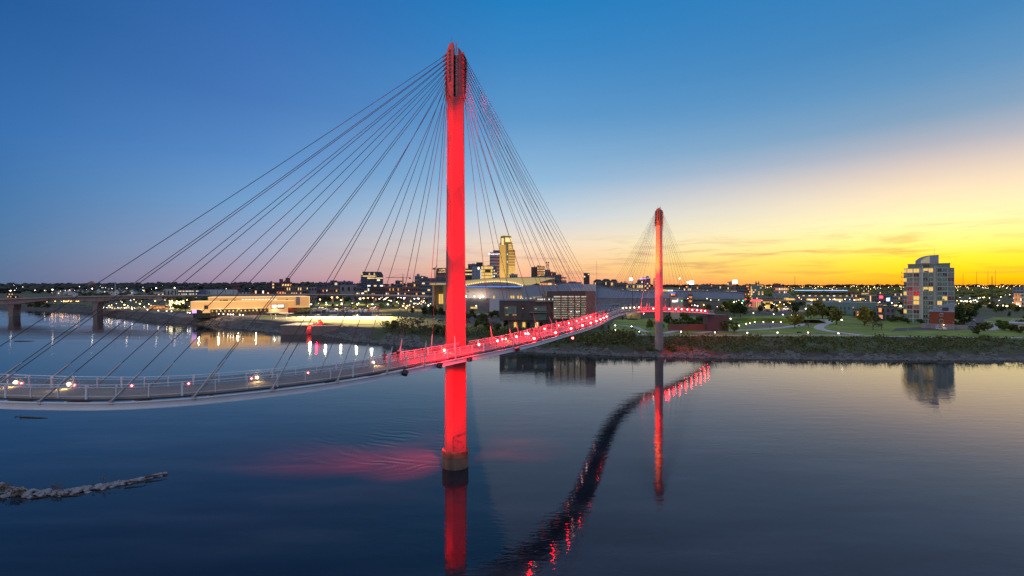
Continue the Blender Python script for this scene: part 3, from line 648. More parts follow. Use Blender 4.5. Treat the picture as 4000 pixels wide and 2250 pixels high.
T_ = [(2830, 1294, 1255, 'mid', 'beside the tall park lamp'), (2867, 1300, 1257, 'mid', 'beside the tall park lamp'), (3105, 1282, 1219, 'yellow', 'right of the amphitheatre'), (3158, 1281, 1250, 'thin', 'right of the amphitheatre'),
      (2892, 1240, 1176, 'dark', 'behind the amphitheatre lawn'), (2868, 1236, 1168, 'mid', 'behind the amphitheatre lawn'), (2968, 1222, 1192, 'dark', 'behind the amphitheatre lawn'), (3034, 1222, 1198, 'olive', 'in the right car park'), (3105, 1227, 1183, 'dark', 'behind the amphitheatre lawn'), (3168, 1246, 1192, 'olive', 'in front of the row houses'), (3212, 1246, 1176, 'olive', 'in front of the row houses'), (3240, 1246, 1196, 'dark', 'in front of the row houses'), (3268, 1268, 1198, 'olive', 'before the row houses'), (3376, 1272, 1195, 'yellow', 'before the row houses'), (3410, 1290, 1240, 'thin', 'before the row houses'), (3443, 1288, 1248, 'thin', 'before the row houses'), (3430, 1252, 1235, 'mid', 'before the row houses'), (3470, 1254, 1236, 'mid', 'before the row houses'), (3500, 1256, 1236, 'mid', 'before the row houses'),
      (3584, 1252, 1192, 'olive', 'in front of the apartment tower'), (3560, 1256, 1228, 'dark', 'in front of the apartment tower'), (3530, 1256, 1236, 'mid', 'left of the apartment tower'), (3762, 1270, 1188, 'dark', 'right of the brick annex'), (3812, 1240, 1200, 'conifer', 'right of the brick annex'), (3790, 1236, 1190, 'yellow', 'right of the brick annex'), (3838, 1310, 1256, 'bush', 'beside the access road'), (3945, 1240, 1218, 'conifer', 'on the far lawn at right'), (3905, 1215, 1195, 'yellow', 'along the far street at right'), (3930, 1214, 1194, 'yellow', 'along the far street at right'), (3980, 1212, 1190, 'olive', 'along the far street at right'), (3890, 1222, 1196, 'mid', 'along the far street at right'), (3925, 1292, 1256, 'mid', 'left of the pale park pavilion'), (3950, 1296, 1268, 'bush', 'left of the pale park pavilion'), (3985, 1302, 1288, 'bush', 'at the right edge below the pavilion'), (4010, 1250, 1225, 'dark', 'at the right edge'),
      (2580, 1290, 1255, 'dark', 'below the bridge deck left of the far mast'), (2540, 1288, 1248, 'olive', 'below the bridge deck left of the far mast'), (2376, 1294, 1270, 'conifer', 'on the garden below the bridge'), (2350, 1290, 1266, 'redlit', 'on the garden below the bridge'), (2430, 1250, 1236, 'bush', 'by the black garden steps'),
      (2625, 1266, 1250, 'bush', 'below the lit approach deck'), (2660, 1266, 1250, 'bush', 'below the lit approach deck'), (2740, 1278, 1256, 'bush', 'beside the abutment'), (2785, 1272, 1256, 'bush', 'beside the abutment'), (2760, 1262, 1236, 'dark', 'beside the abutment'),
      (2640, 1190, 1165, 'mid', 'behind the tan sign wall'), (2720, 1195, 1178, 'mid', 'by the lit street beyond the bridge end'), (2840, 1215, 1180, 'olive', 'by the lit street beyond the bridge end'), (2800, 1212, 1186, 'mid', 'by the lit street beyond the bridge end'),
      (1868, 1282, 1248, 'bush', 'right of the near mast'), (1932, 1284, 1244, 'thin', 'right of the near mast'), (1842, 1236, 1206, 'dark', 'right of the near mast'), (1921, 1212, 1192, 'conifer', 'before the arena wall'), (1938, 1212, 1190, 'conifer', 'before the arena wall'), (1885, 1208, 1188, 'thin', 'before the arena wall'), (1908, 1292, 1268, 'bush', 'right of the near mast'), (1958, 1278, 1254, 'thin', 'right of the near mast'),
      (1690, 1242, 1190, 'dark', 'left of the near mast'), (1660, 1236, 1196, 'dark', 'left of the near mast'), (1725, 1240, 1200, 'dark', 'left of the near mast'), (1612, 1225, 1203, 'dark', 'left of the near mast'), (1555, 1292, 1232, 'thin', 'in the thicket left of the near mast'), (1580, 1298, 1222, 'thin', 'in the thicket left of the near mast'), (1610, 1300, 1216, 'thin', 'in the thicket left of the near mast'), (1640, 1300, 1226, 'thin', 'in the thicket left of the near mast'), (1535, 1290, 1250, 'bush', 'in the thicket left of the near mast'), (1665, 1304, 1250, 'thin', 'in the thicket left of the near mast'), (1700, 1308, 1262, 'bush', 'in the thicket left of the near mast'), (1745, 1312, 1270, 'bush', 'in the thicket behind the near mast'),
      (1270, 1210, 1194, 'mid', 'in the left car park'), (1330, 1214, 1192, 'olive', 'in the left car park'), (1385, 1212, 1190, 'mid', 'in the left car park'), (1440, 1212, 1188, 'olive', 'in the left car park'), (1490, 1210, 1186, 'mid', 'in the left car park'), (1300, 1200, 1186, 'dark', 'on the green embankment'), (1545, 1206, 1188, 'olive', 'on the green embankment'), (1590, 1208, 1190, 'mid', 'on the green embankment'), (1525, 1180, 1164, 'yellow', 'under the elevated road by the orange lights'), (1490, 1182, 1166, 'mid', 'under the elevated road by the orange lights'),
      (138, 1202, 1181, 'bush', 'on the far shore under the road bridge'), (160, 1203, 1180, 'bush', 'on the far shore under the road bridge'), (182, 1202, 1182, 'bush', 'on the far shore under the road bridge'), (115, 1200, 1184, 'bush', 'on the far shore under the road bridge')]
for a in T_: tree(*a)
g = random.Random(77)
def grove(px0, px1, b0, b1, h0, h1, n, kinds, where):
    for i in range(n):
        b = g.uniform(b0, b1); tree(px0 + (px1 - px0) * (i + g.random()) / n, b, b - g.uniform(h0, h1) * (b - 1110) / 100, g.choice(kinds), where)
grove(2640, 2870, 1200, 1226, 18, 30, 14, ['mid', 'olive', 'dark', 'yellow'], 'beyond the bridge end')
grove(2870, 3120, 1196, 1214, 18, 28, 12, ['mid', 'olive', 'dark'], 'around the right car park')
grove(3110, 3420, 1184, 1206, 16, 26, 16, ['olive', 'mid', 'yellow', 'dark'], 'behind the row houses')
grove(3425, 3530, 1196, 1236, 16, 28, 10, ['olive', 'mid', 'dark'], 'left of the apartment tower')
grove(3735, 4010, 1188, 1222, 18, 30, 20, ['yellow', 'olive', 'mid', 'dark'], 'along the far streets at right')
grove(3500, 3640, 1252, 1266, 12, 18, 9, ['bush'], 'at the foot of the apartment tower')
grove(2600, 2830, 1250, 1288, 13, 22, 20, ['bush'], 'around the bridge abutment')
grove(2590, 2700, 1236, 1262, 16, 26, 6, ['mid', 'olive', 'dark'], 'under the approach deck')
grove(3380, 3490, 1250, 1262, 12, 18, 7, ['bush'], 'before the town house')
grove(3728, 3780, 1262, 1276, 12, 16, 4, ['bush'], 'right of the brick annex')
grove(3900, 4020, 1272, 1302, 13, 20, 7, ['bush'], 'by the park pavilion')
grove(1230, 1680, 1178, 1206, 14, 22, 18, ['olive', 'mid', 'dark'], 'around the left car park')
grove(1760, 1990, 1240, 1296, 16, 26, 14, ['bush'], 'right of the near mast')
# terraced grass mound round the amphitheatre
q0 = on_ground(3000, 1266)
for k_, (ri, ro, hh) in enumerate(((13, 16, .7), (16, 19, 1.5), (19, 27, 2.4))):
    mb = MB(); n_ = 24
    for i in range(n_ + 1):
        a = R(12 + 156 * i / n_)
        for r_, z in ((ri, -.3), (ri, hh), (ro, hh), (ro + (5 if k_ == 2 else .05), -.3)): mb.v.append((q0.x + 1.35 * r_ * math.cos(a), q0.y + 1.0 * r_ * math.sin(a), gz(q0.x, q0.y) + z))
    mb.f = [(i * 4 + j, (i + 1) * 4 + j, (i + 1) * 4 + j + 1, i * 4 + j + 1) for i in range(n_) for j in range(3)]; mb.m = [0] * len(mb.f)
    tag(mb.build('grass_terrace', lawn), 'curved grass terrace of the little amphitheatre', kind='structure')
for k, px in enumerate(range(684, 740, 14)): tree(px, 1214, 1187 + 3 * (k % 2), 'yellow', 'hung with golden lights left of the museum')
tree(724, 1214, 1186, 'redlit', '', label='tree lit deep red beside the left end of the museum', wf=.8)
for px, b in ((520, 1206), (590, 1209), (640, 1212), (440, 1203), (765, 1240), (795, 1241), (865, 1243), (895, 1243), (940, 1245)):
    tree(px, b, b - 13, 'thin', 'on the promenade before the museum' if px > 700 else 'on the promenade left of the museum')
# brush on the right bank, one tangled mass
g = random.Random(31); mbs = {k: MB() for k in ('bush', 'mid', 'dry', 'olive')}
def brush(mb, px0, px1, n, t0, t1, h0, h1, leaves):
    for _ in range(n):
        px = g.uniform(px0, px1); t = g.uniform(t0, t1); y = bank_y(px) + t; x = (px - 2000) / F * y; z = gz(x, y); h = g.uniform(h0, h1) * (.55 + .75 * (.5 + .5 * math.sin(px * .011 + 2 * math.sin(px * .037) + t * .15)) * g.uniform(.6, 1.3))
        if math.sin(px * .023 + 1.7 * math.sin(px * .009)) + .35 * math.sin(t * .6 + px * .05) > 1.05: continue
        if (Vector((x, y, 0)) - T2).length < 2.4: continue
        for _k in range(leaves): mb.leaf((x + g.gauss(0, h * .5), y + g.gauss(0, h * .45), z + h * g.random() ** .7), .22 + .16 * h * g.random(), g)
brush(mbs['bush'], 2020, 4300, 1500, 5.5, 41, .6, 1.9, 14); brush(mbs['dry'], 2020, 4300, 500, 5, 41, .5, 1.5, 12); brush(mbs['mid'], 2350, 4300, 420, 6, 42, .3, 1.1, 12)
brush(mbs['bush'], 1990, 2480, 420, 12, 44, 1.2, 3.2, 18); brush(mbs['dry'], 1990, 2480, 160, 10, 42, 1.2, 3.0, 16)
brush(mbs['bush'], 2530, 2640, 60, 5, 10, .9, 2.0, 16)
for k, lb in (('bush', 'dark tangled brush covering the right river bank'), ('dry', 'brown dry brush mixed into the right river bank'), ('mid', 'green weeds on the upper part of the right bank')):
    tag(mbs[k].build('bank_brush', LEAF[k]), lb, kind='stuff')
mb = MB(); brush(mb, 1500, 2000, 520, 16, 48, .8, 2.6, 15); tag(mb.build('bank_brush', LEAF['bush']), 'dark brush on the bank behind and left of the near mast', kind='stuff')
mb = MB(); brush(mb, 0, 420, 260, 10, 60, .8, 2.2, 10); tag(mb.build('bank_brush', LEAF['bush']), 'dark brush on the far left shore under the road bridge', kind='stuff')
# wooded hills on the horizon
def wood(name, px0, px1, Y0, Y1, n, h0, h1, m, seed, label):
    g = random.Random(seed); mb = MB()
    for _ in range(n):
        Y = g.uniform(Y0, Y1); px = g.uniform(px0, px1); x = (px - 2000) / F * Y; h = g.uniform(h0, h1); z = gz(x, Y)
        c_ = (x, Y, z + h * .5)
        for _k in range(5): mb.rock((c_[0] + g.gauss(0, h * .35), c_[1], c_[2] + g.uniform(-.2, .45) * h), h * g.uniform(.3, .55), g)
    tag(mb.build(name, m), label, kind='stuff')
wood('distant_wood', -900, 1300, 1300, 2700, 1500, 9, 19, LEAF['hill'], 41, 'dark wooded hills along the left horizon')
wood('distant_wood', 1300, 2450, 2600, 4200, 500, 10, 18, LEAF['hill'], 42, 'dark line of trees behind the city centre')
wood('distant_wood', 2400, 4900, 3800, 5200, 1500, 12, 26, LEAF['hillwarm'], 43, 'wooded ridge under the sunset on the right horizon')
wood('distant_wood', 2700, 4900, 700, 2600, 900, 6, 12, LEAF['olive'], 44, 'far trees between the buildings of the flat city at right')
wood('distant_wood', 300, 1700, 620, 1200, 260, 5, 9, LEAF['dark'], 45, 'far trees between the low buildings at left')
label_rows(TREES)
def face(t, px):        # buildings far off the view axis are turned to face the river
    a = math.atan((px - 2000) / F); t.rotation_euler = (0, 0, -a); t.scale = (math.cos(a), 1, 1); return t
def wl(t, x, y, z):
    a = t.rotation_euler[2]; x *= t.scale[0]; return Vector((t.location.x + x * math.cos(a) - y * math.sin(a), t.location.y + x * math.sin(a) + y * math.cos(a), t.location.z + z))
# ------------------------------------------------------------------ buildings
def win_set(root, w, d, z0, z1, floors, bays, lit, lits, dark=glass_dark, wf=.62, hf=.55, seed=0, side=None, sbays=3, cap=98):
    g = random.Random(seed); fh = (z1 - z0) / floors; bw = w / bays; n = 0
    ww, wh = bw * wf, fh * hf
    base = MB().box(-ww / 2, ww / 2, -.10, .10, -wh / 2, wh / 2)
    me = {m.name: None for m in lits + [dark]}
    def get(m, key, bx):
        k = m.name + key
        if me.get(k) is None: me[k] = bx.mesh('window', m)
        return me[k]
    for f in range(floors):
        rowlit = lit * g.choice((.35, 1, 1, 1.5))
        for b in range(bays):
            if n >= cap: return
            m = g.choice(lits) if g.random() < rowlit else dark
            put('window', get(m, 'f', base), root, (-w / 2 + bw * (b + .5), -d / 2 - .06, z0 + fh * (f + .5))); n += 1
    if side:
        sw = d / sbays * wf; sb = MB().box(-.10, .10, -sw / 2, sw / 2, -wh / 2, wh / 2)
        for f in range(floors):
            for b in range(sbays):
                if n >= cap: return
                m = g.choice(lits) if g.random() < lit else dark
                put('window', get(m, 's', sb), root, (side * (w / 2 + .06), -d / 2 + d / sbays * (b + .5), z0 + fh * (f + .5))); n += 1
BN = [0]
def building(px0, px1, ytop, Y, wall, label, floors=4, bays=6, lit=.3, lits=None, depth=None, dark=glass_dark, cat='building', name='city_building', roof=roof_dark, wf=.62, hf=.5, pent=None, side='auto', ybase=None, yaw=0, sbays=3):
    BN[0] += 1
    cx = ((px0 + px1) / 2 - 2000) / F * Y; w = (px1 - px0) / F * Y; zt = H - (ytop - 1125) / F * Y; z0 = gz(cx, Y)
    if ybase is not None: z0 = max(z0, H - (ybase - 1125) / F * Y)
    d = depth or max(8, min(w, 30)); h = zt - z0
    a_ = math.atan(cx / Y); t = thing(name, label, cat, (cx + math.sin(a_) * d / 2, Y + math.cos(a_) * d / 2, z0)); face(t, 2000 + F * cx / Y)
    wm = WALL[wall] if isinstance(wall, str) else wall
    MB().box(-w / 2, w / 2, -d / 2, d / 2, -1.5, h - .5).build('wall', wm, t)
    mb = MB().box(-w / 2 - .2, w / 2 + .2, -d / 2 - .2, d / 2 + .2, h - .5, h); r_ = mb.build('roof', roof, t)
    g = random.Random(BN[0]); 
    if w > 6:
        mb = MB()
        for _ in range(3): x = g.uniform(-.35, .3) * w; mb.box(x, x + w * g.uniform(.05, .14), -d * .2, d * .2, h, h + min(2.4, h * .1) * g.uniform(.5, 1))
        mb.build('roof_unit', WALL['slate'], r_)
    if pent: a, b, pz = pent; MB().box((a - .5) * w, (b - .5) * w, -d / 3, d / 3, h, h + pz).build('penthouse', wm, t)
    if floors and bays:
        sd = None
        win_set(t, w, d, h * .06, h - .8, floors, bays, lit, lits or LIT, dark, wf, hf, BN[0], sd, sbays)
    return t, w, d, h
B = building
# far left shore and hills
B(28, 50, 1143, 760, 'brick', 'small lit brick block with a flat roof behind the road bridge at far left', 3, 4, .6, [lit_warm])
B(50, 73, 1154, 760, 'brick', 'low brick wing with one violet light behind the road bridge at far left', 2, 5, .3, [lit_violet, lit_warm])
B(340, 373, 1104, 1900, 'pink', 'pinkish tower block standing alone above the wooded hill at left', 6, 7, .08, pent=(.3, .75, 6), ybase=1140)
B(396, 424, 1119, 1500, 'darkbrick', 'dark brick block with a row of lit windows on the left hill', 2, 6, .7, [lit_white], ybase=1150)
B(440, 477, 1120, 1500, 'brick', 'plain red brick block on the left hill', 2, 4, .05, ybase=1150)
B(545, 567, 1127, 1300, 'teal', 'small building with green metal walls on the left hill', 1, 3, .1, ybase=1150)
B(600, 640, 1138, 720, 'cream', 'low pale cream building left of the taller cream block', 1, 5, .2, [lit_warm])
B(637, 693, 1127, 740, 'cream', 'pale cream block with tall dark window bays beyond the elevated road', 1, 4, .0, hf=.7, wf=.3)
B(697, 776, 1130, 800, 'slate', 'parking garage with rows of white lights beyond the elevated road', 3, 14, .85, [lit_white, lit_warm], wf=.4, hf=.35, name='parking_garage')
B(776, 804, 1132, 700, 'bluegrey', 'small block with vertical blue grey ribs beyond the elevated road', 1, 8, 0, wf=.35, hf=.85, dark=glass_blue)
B(803, 928, 1131, 720, 'white', 'long blank white warehouse beyond the elevated road', 1, 4, .1, wf=.06, hf=.9, dark=WALL['grey'], name='warehouse', roof=roof_pale)
B(928, 982, 1135, 700, 'dark', 'low dark building with white framed windows right of the white warehouse', 2, 4, .2, [lit_white], dark=WALL['white'])
B(985, 1042, 1128, 690, 'dark', 'black building with bright ground floor next to the big brick block', 2, 6, .5, [lit_warm, lit_white])
B(880, 906, 1115, 1150, 'darkbrick', 'dark brick warehouse on the skyline left of the castle-like block', 2, 4, 0)
t, w, d, h = B(904, 938, 1113, 1150, 'brick', 'castle-like red brick block with a small turret on the skyline', 3, 5, .12, [lit_warm], pent=(.38, .55, 3))
B(1042, 1082, 1103, 660, 'darkbrick', 'tall dark brick block with few lit windows behind the museum', 6, 4, .12, [lit_warm])
t, w, d, h = B(1080, 1141, 1104, 760, 'brick', 'red brick block crowned by two square roof towers behind the museum', 4, 6, .4, [lit_orange, lit_warm], pent=(.18, .42, 6))
MB().box(.08 * w, .38 * w, -d / 3, d / 3, h, h + 8).build('penthouse', WALL['brick'], t)
B(1110, 1205, 1117, 640, 'brown', 'brown brick block with paired lit windows above the museum roof', 3, 11, .45, [lit_warm], wf=.4)
B(1181, 1204, 1130, 600, 'slate', 'low hall with a brilliant white glass front above the museum roof', 1, 3, 1, [lit_white], wf=.9, hf=.8)
B(1205, 1238, 1119, 650, 'grey', 'plain grey block right of the brilliant glass hall', 3, 3, .06)
B(1236, 1326, 1121, 670, 'brown', 'long brown garage with ribbed walls behind the elevated road', 2, 12, .12, wf=.5, hf=.3, name='parking_garage')
B(1290, 1380, 1099, 980, 'violet', 'wide violet grey block with one small window on the skyline', 3, 6, .04, pent=(0, .3, 2))
B(1248, 1278, 1107, 980, 'violet', 'small violet grey block left of the wide one on the skyline', 3, 3, .05)
B(1328, 1397, 1111, 660, 'grey', 'dark grey windowless block behind the elevated road', 2, 3, .08, wf=.4)
B(1392, 1412, 1118, 640, 'slate', 'small grey block with a red roof sign left of the blue glass tower', 3, 3, .1)
B(1436, 1500, 1120, 620, 'dark', 'dark low block with an orange lit stair in front of the blue glass tower', 3, 9, .25, [lit_orange, lit_white])
# blue glass office tower with sloped crown
t, w, d, h = B(1410, 1497, 1074, 860, WALL['slate'], 'blue glass office block with chamfered crown and lit gables', 11, 7, .16, [lit_white, lit_warm, lit_yellow], dark=glass_blue, wf=.9, hf=.7, depth=40, name='office_tower', side=None)
MB().ext([(-w / 2, h), (w / 2, h), (w / 2 - 3.5, h + 6), (-w / 2 + 3.5, h + 6)], -d / 2, d / 2).build('crown', glass_blue, t)
for x in (-.45, -.12, .1):
    MB().ext([(x * w - 1.7, h + .4), (x * w + 1.7, h + .4), (x * w, h + 4.6)], -d / 2 - .5, -d / 2 + .3).build('lit_gable', lit_yellow, t)
for k, z in enumerate((h - 2.2, h - 6.0)): MB().box(-w * .46 + 10 * k, w * .48 - (1 - k) * 12, -d / 2 - .5, -d / 2 - .2, z - .8, z + .8).build('lit_ribbon', lit_warm, t)
B(1544, 1571, 1096, 1000, 'violet', 'slim grey block behind the tower crane', 4, 3, .1)
B(1500, 1592, 1120, 660, 'brown', 'low dark range of shops with a few lit windows right of the blue glass block', 3, 14, .2, [lit_white, lit_orange])
B(1590, 1640, 1104, 900, 'brown', 'brown flat block left of the glass office slab', 3, 6, .08)
t, w, d, h = B(1620, 1662, 1078, 1050, 'grey', 'grey block with a stepped roof hut behind the glass office slab', 5, 5, .06, pent=(.2, .45, 5))
B(1638, 1745, 1086, 760, 'slate', 'long low glass office slab behind the near mast', 6, 10, .12, [lit_warm, lit_white], dark=glass_blue, wf=.95, hf=.45)
# brown tower with chamfered corner and raised lettering
t, w, d, h = B(1703, 1752, 1060, 1100, 'brown', 'brown office tower with a chamfered shoulder just left of the near mast', 5, 3, .3, [lit_warm], wf=.85, hf=.3, name='office_tower')
MB().ext([(-w / 2, h), (w / 2, h), (w / 2, h + 8), (-w / 2 + 3, h + 8)], -d / 2, d / 2).build('shoulder', WALL['brown'], t)
def sign_bars(t, x0, x1, y, z0, z1, m, n, seed=1, name='lit_lettering'):      # letters too small in the photograph to read: a row of short strokes
    g = random.Random(seed); mb = MB(); st = (x1 - x0) / n
    for k in range(n):
        x = x0 + st * k; hh = (z1 - z0) * g.choice((.55, .6, .6, 1)); mb.box(x, x + st * .3, y - .25, y, z0, z0 + hh); mb.box(x + st * .3, x + st * .8, y - .25, y, z0 + hh * g.choice((0, .4, .7)), z0 + hh * g.choice((.3, .8, 1)))
    return mb.build(name, m, t)
sign_bars(t, -w * .22, w * .3, -d / 2 - .1, h + 2.5, h + 5.5, lit_warm, 4); sign_bars(t, -w * .3, w * .42, -d / 2 - .1, h - 2.8, h + .6, lit_warm, 8, 2)
# right of the near mast
B(1814, 1846, 1049, 1050, 'dark', 'dark block with ribbons of lit windows just right of the near mast', 7, 3, .75, [lit_yellow, lit_warm], wf=.9, hf=.35, side=None)
B(1828, 1862, 1031, 1150, 'violet', 'taller dark violet block behind the ribbon windows, right of the near mast', 5, 3, 0)
t, w, d, h = B(1843, 1882, 1040, 1020, 'bluegrey', 'grey slab with a round white emblem and a dotted line of lights', 8, 3, 0, dark=glass_dark, wf=.3, hf=.2)
mb = MB().ext([(w * .18 + 2.6 * math.cos(a), h - 4.5 + 3.2 * math.sin(a)) for a in [k * math.pi / 6 for k in range(12)]], -d / 2 - .5, -d / 2 - .1); mb.build('emblem', lit_white, t)
mb = MB()
for k in range(9): mb.box(w * .36, w * .44, -d / 2 - .5, -d / 2 - .1, h - 9 - k * 3.1, h - 7.4 - k * 3.1)
tag(mb.build('light_column', lit_white, t), kind='stuff')
MB().box(-w * .05, w * .6, -d * .3, d * .3, h, h + 9).build('roof_frame', dark_steel, t)
B(1880, 1924, 1038, 960, WALL['tan'], 'golden office block glowing behind its glass wall, left of the tall tower', 9, 6, .97, [lit_gold, lit_yellow, lit_gold], wf=.92, hf=.8, side=None)
B(1920, 1941, 1039, 980, 'bluegrey', 'narrow grey block with a lit stair column beside the golden office block', 10, 3, .45, [lit_warm, lit_white], side=None)
t, w, d, h = B(1913, 1951, 986, 1350, 'violet', 'dark violet glass tower with a white roof sign beside the tall golden tower', 12, 4, .0, dark=mat('violet_glass', (.025, .03, .10), .2), wf=.95, hf=.6, pent=(.35, 1, 7), name='office_tower', side=1, sbays=3)
def text_obj(s, size, m, parent, loc, rot=(R(90), 0, 0), name='lettering', ext=.15):
    cu = bpy.data.curves.new(name, 'FONT'); cu.body = s; cu.size = size; cu.align_x = 'CENTER'; cu.extrude = ext; cu.fill_mode = 'BOTH'
    o = bpy.data.objects.new(name, cu); COL.objects.link(o)
    dg = bpy.context.evaluated_depsgraph_get(); me = bpy.data.meshes.new_from_object(o.evaluated_get(dg)); bpy.data.objects.remove(o)
    me.materials.clear(); me.materials.append(m); o = put(name, me, parent, loc); o.rotation_euler = rot; return o
text_obj('WoodmenLife', 6.0, lamp_mat('sign_white', (.95, .92, 1), 3), t, (-.02 * w, -d / 2 - .2, h - 6.6))
# the tall golden tower
Yt = 1350; cx = (1982 - 2000) / F * Yt; zb = gz(cx, Yt); k = Yt / F; zz = lambda py: H - (py - 1125) * k - zb; xx = lambda px: (px - 1982) * k
t = thing('skyscraper', 'tallest tower of the skyline, lit gold, stepped on its right side', 'skyscraper', (cx, Yt + 14, zb))
gold_wall = mat('gold_stone', (.30, .20, .09), .7, noise=.2, nscale=.2)
MB().box(xx(1951), xx(1977), -14, 14, 0, zz(950)).build('wall', gold_wall, t); MB().box(xx(1955), xx(1999), -12.5, 13, 0, zz(927)).build('wall', gold_wall, t)
MB().box(xx(1977.3), xx(2004), -13, 14.5, 0, zz(951)).build('wall', WALL['olive'], t); MB().box(xx(1986), xx(2012), -13.6, 12, 0, zz(976)).build('wall', gold_wall, t)
MB().ext([(xx(1955), zz(927)), (xx(1956), zz(923)), (xx(1966), zz(920)), (xx(1988), zz(921)), (xx(1998), zz(924)), (xx(1999), zz(927))], -12.5, 13).build('curved_crown', gold_wall, t)
mb = MB()
for i in range(6): mb = MB().box(xx(1953.3 + i * 3.8), xx(1954.9 + i * 3.8), -14.5, -14.05, 4, zz(956)); mb.build('lit_fin', lit_gold, t)
for i in range(3):
    for j in range(6): MB().box(xx(1959.3 + i * 3), xx(1961.6 + i * 3), -14.6, -12.6, zz(956 - 4.4 * j), zz(953 - 4.4 * j)).build('window', lamp_mat('lit_crown', (1, .80, .34), 1.5) if i == j == 0 else bpy.data.materials['lit_crown'], t)
for i in range(7): MB().box(xx(1974.5 + i * 3.5), xx(1976.9 + i * 3.5), -13.3, -12.55, zz(945), zz(928)).build('window', bpy.data.materials['lit_crown'], t)
for j in range(30): MB().box(xx(1987.5), xx(2011.3), -13.95, -13.65, zz(1084 - 3.55 * j), zz(1082.2 - 3.55 * j)).build('window_ribbon', lit_gold if j < 13 else (lit_gold if j % 3 == 0 else gold_wall), t)
for j in range(4): MB().box(xx(1986), xx(2004), -13.35, -13.05, zz(975 - 6 * j), zz(971 - 6 * j)).build('window_ribbon', lit_gold, t)
for j in range(12): MB().box(xx(1980.5), xx(1983), -13.4, -13.05, zz(1075 - 10 * j), zz(1071 - 10 * j)).build('window', lit_white if j in (5, 8) else glass_dark, t)
for x_, y_, p_ in ((-20, -120, 7e5), (22, -110, 4e5)):
    spot(Vector((t.location.x + x_, t.location.y + y_, t.location.z + 14)), t.location + Vector((0, 0, 95)), p_, 62, (1, .68, .22), .8, 'facade_flood', 2)
B(1990, 2022, 1071, 1200, WALL['tan'], 'low stone podium at the right foot of the tall golden tower', 5, 4, .1, [lit_gold])
t, w, d, h = B(2075, 2102, 1043, 1100, 'dark', 'dark glass block with one lit floor left of the orange grid tower', 7, 3, .0, wf=.8, hf=.8)
MB().box(-w * .45, w * .48, -d / 2 - .4, -d / 2 - .15, h * .5, h * .5 + 1.8).build('lit_floor', lit_warm, t)
B(2099, 2129, 1041, 1080, 'brown', 'office tower with a grid of orange lit windows', 11, 6, .98, [lit_orange, lit_warm], wf=.6, hf=.6, side=None, pent=(0, .22, 3))
t, w, d, h = B(2128, 2149, 1054, 1050, 'slate', 'dark round-shouldered block carrying a red lattice mast', 3, 2, .0, name='office_tower')
red_steel = mat('red_steel', (.35, .03, .05), .5)
mb = MB()
for s1 in (-1, 1):
    for s2 in (-1, 1): mb.tube((s1 * 3.5, s2 * 3.5, h), (s1 * 1.2, s2 * 1.2, h + 18), .35)
mb.build('mast_legs', red_steel, t)
MB().box(-3.6, 3.6, -2, 2, h + 4.6, h + 5.1).box(-3.8, 3.8, -2, 2, h + 9, h + 9.5).box(-3.6, -.6, -2, 1, h + 15, h + 18.5).box(.8, 4, -2, 1, h + 15, h + 18.5).box(0, 3.2, -2, 1, h + 10.5, h + 13).build('antenna_platform', red_steel, t)
B(2143, 2172, 1063, 1000, 'brick', 'red brick office block right of the lattice mast', 6, 6, .35, [lit_pink if False else lit_orange])
B(2107, 2168, 1076, 900, 'slate', 'low dark block with a bright orange top floor and white roof sign', 1, 9, .95, [lit_warm, lit_orange], wf=.75, hf=.3)
B(2166, 2194, 1073, 950, 'slate', 'dark grey block with three lights near its top', 5, 3, .1, [lit_warm])
B(2186, 2213, 1083, 980, 'tan', 'pale block striped by orange window ribbons', 5, 1, 1, [lit_orange], wf=.96, hf=.45)
t, w, d, h = B(2280, 2303, 1066, 1150, 'dark', 'slim dark tower with a yellow lit curved top between the cables', 9, 3, .25, [lit_white, lit_warm], name='office_tower')
MB().ext([(-w * .2, h), (w * .5, h), (w * .5, h + 5), (w * .1, h + 4.2)], -d / 2, d / 2).build('lit_top', lit_gold, t)
for a in [(2318, 2352, 1094, 900, 'slate', 'low roof with a gentle hump on the skyline left of the violet sign tower'), (2350, 2384, 1092, 920, 'slate', 'low double humped roof on the skyline left of the violet sign tower'), (2382, 2412, 1094, 900, 'brown', 'low hipped block on the skyline left of the violet sign tower')]:
    t, w, d, h = B(a[0], a[1], a[2] + 4, a[3], a[4], a[5], 3, 7, .18, [lit_warm]); MB().ext([(-w / 2, h), (w / 2, h), (w * .3, h + 3.2), (-w * .2, h + 3.6)], -d / 2, d / 2).build('hipped_roof', roof_dark, t)
B(2400, 2452, 1104, 800, 'slate', 'low dark block with few lights behind the curved hall', 3, 7, .2, [lit_warm])
B(2446, 2512, 1108, 780, 'tan', 'low pale block washed by yellow light behind the curved hall', 3, 8, .5, [lit_gold, lit_warm])
t, w, d, h = B(2510, 2541, 1084, 900, 'slate', 'grey tower with violet light lines on its top left of the far mast', 8, 4, .15, [lit_warm], name='office_tower', pent=(.45, .75, 3))
MB().box(-w * .98, -w * .05, -d / 2 - .6, -d / 2 - .2, h - 3, h - 1.4).build('light_line', lit_violet, t); MB().box(0, w * .5, -d / 2 - .6, -d / 2 - .2, h - 1.6, h - .6).build('light_line', lit_violet, t)
B(2489, 2512, 1094, 905, 'slate', 'lower grey wing on the left of the violet light tower', 5, 3, .1)
B(2552, 2566, 1088, 1000, 'pink', 'small orange brick block just left of the far mast', 6, 3, .2, [lit_orange])
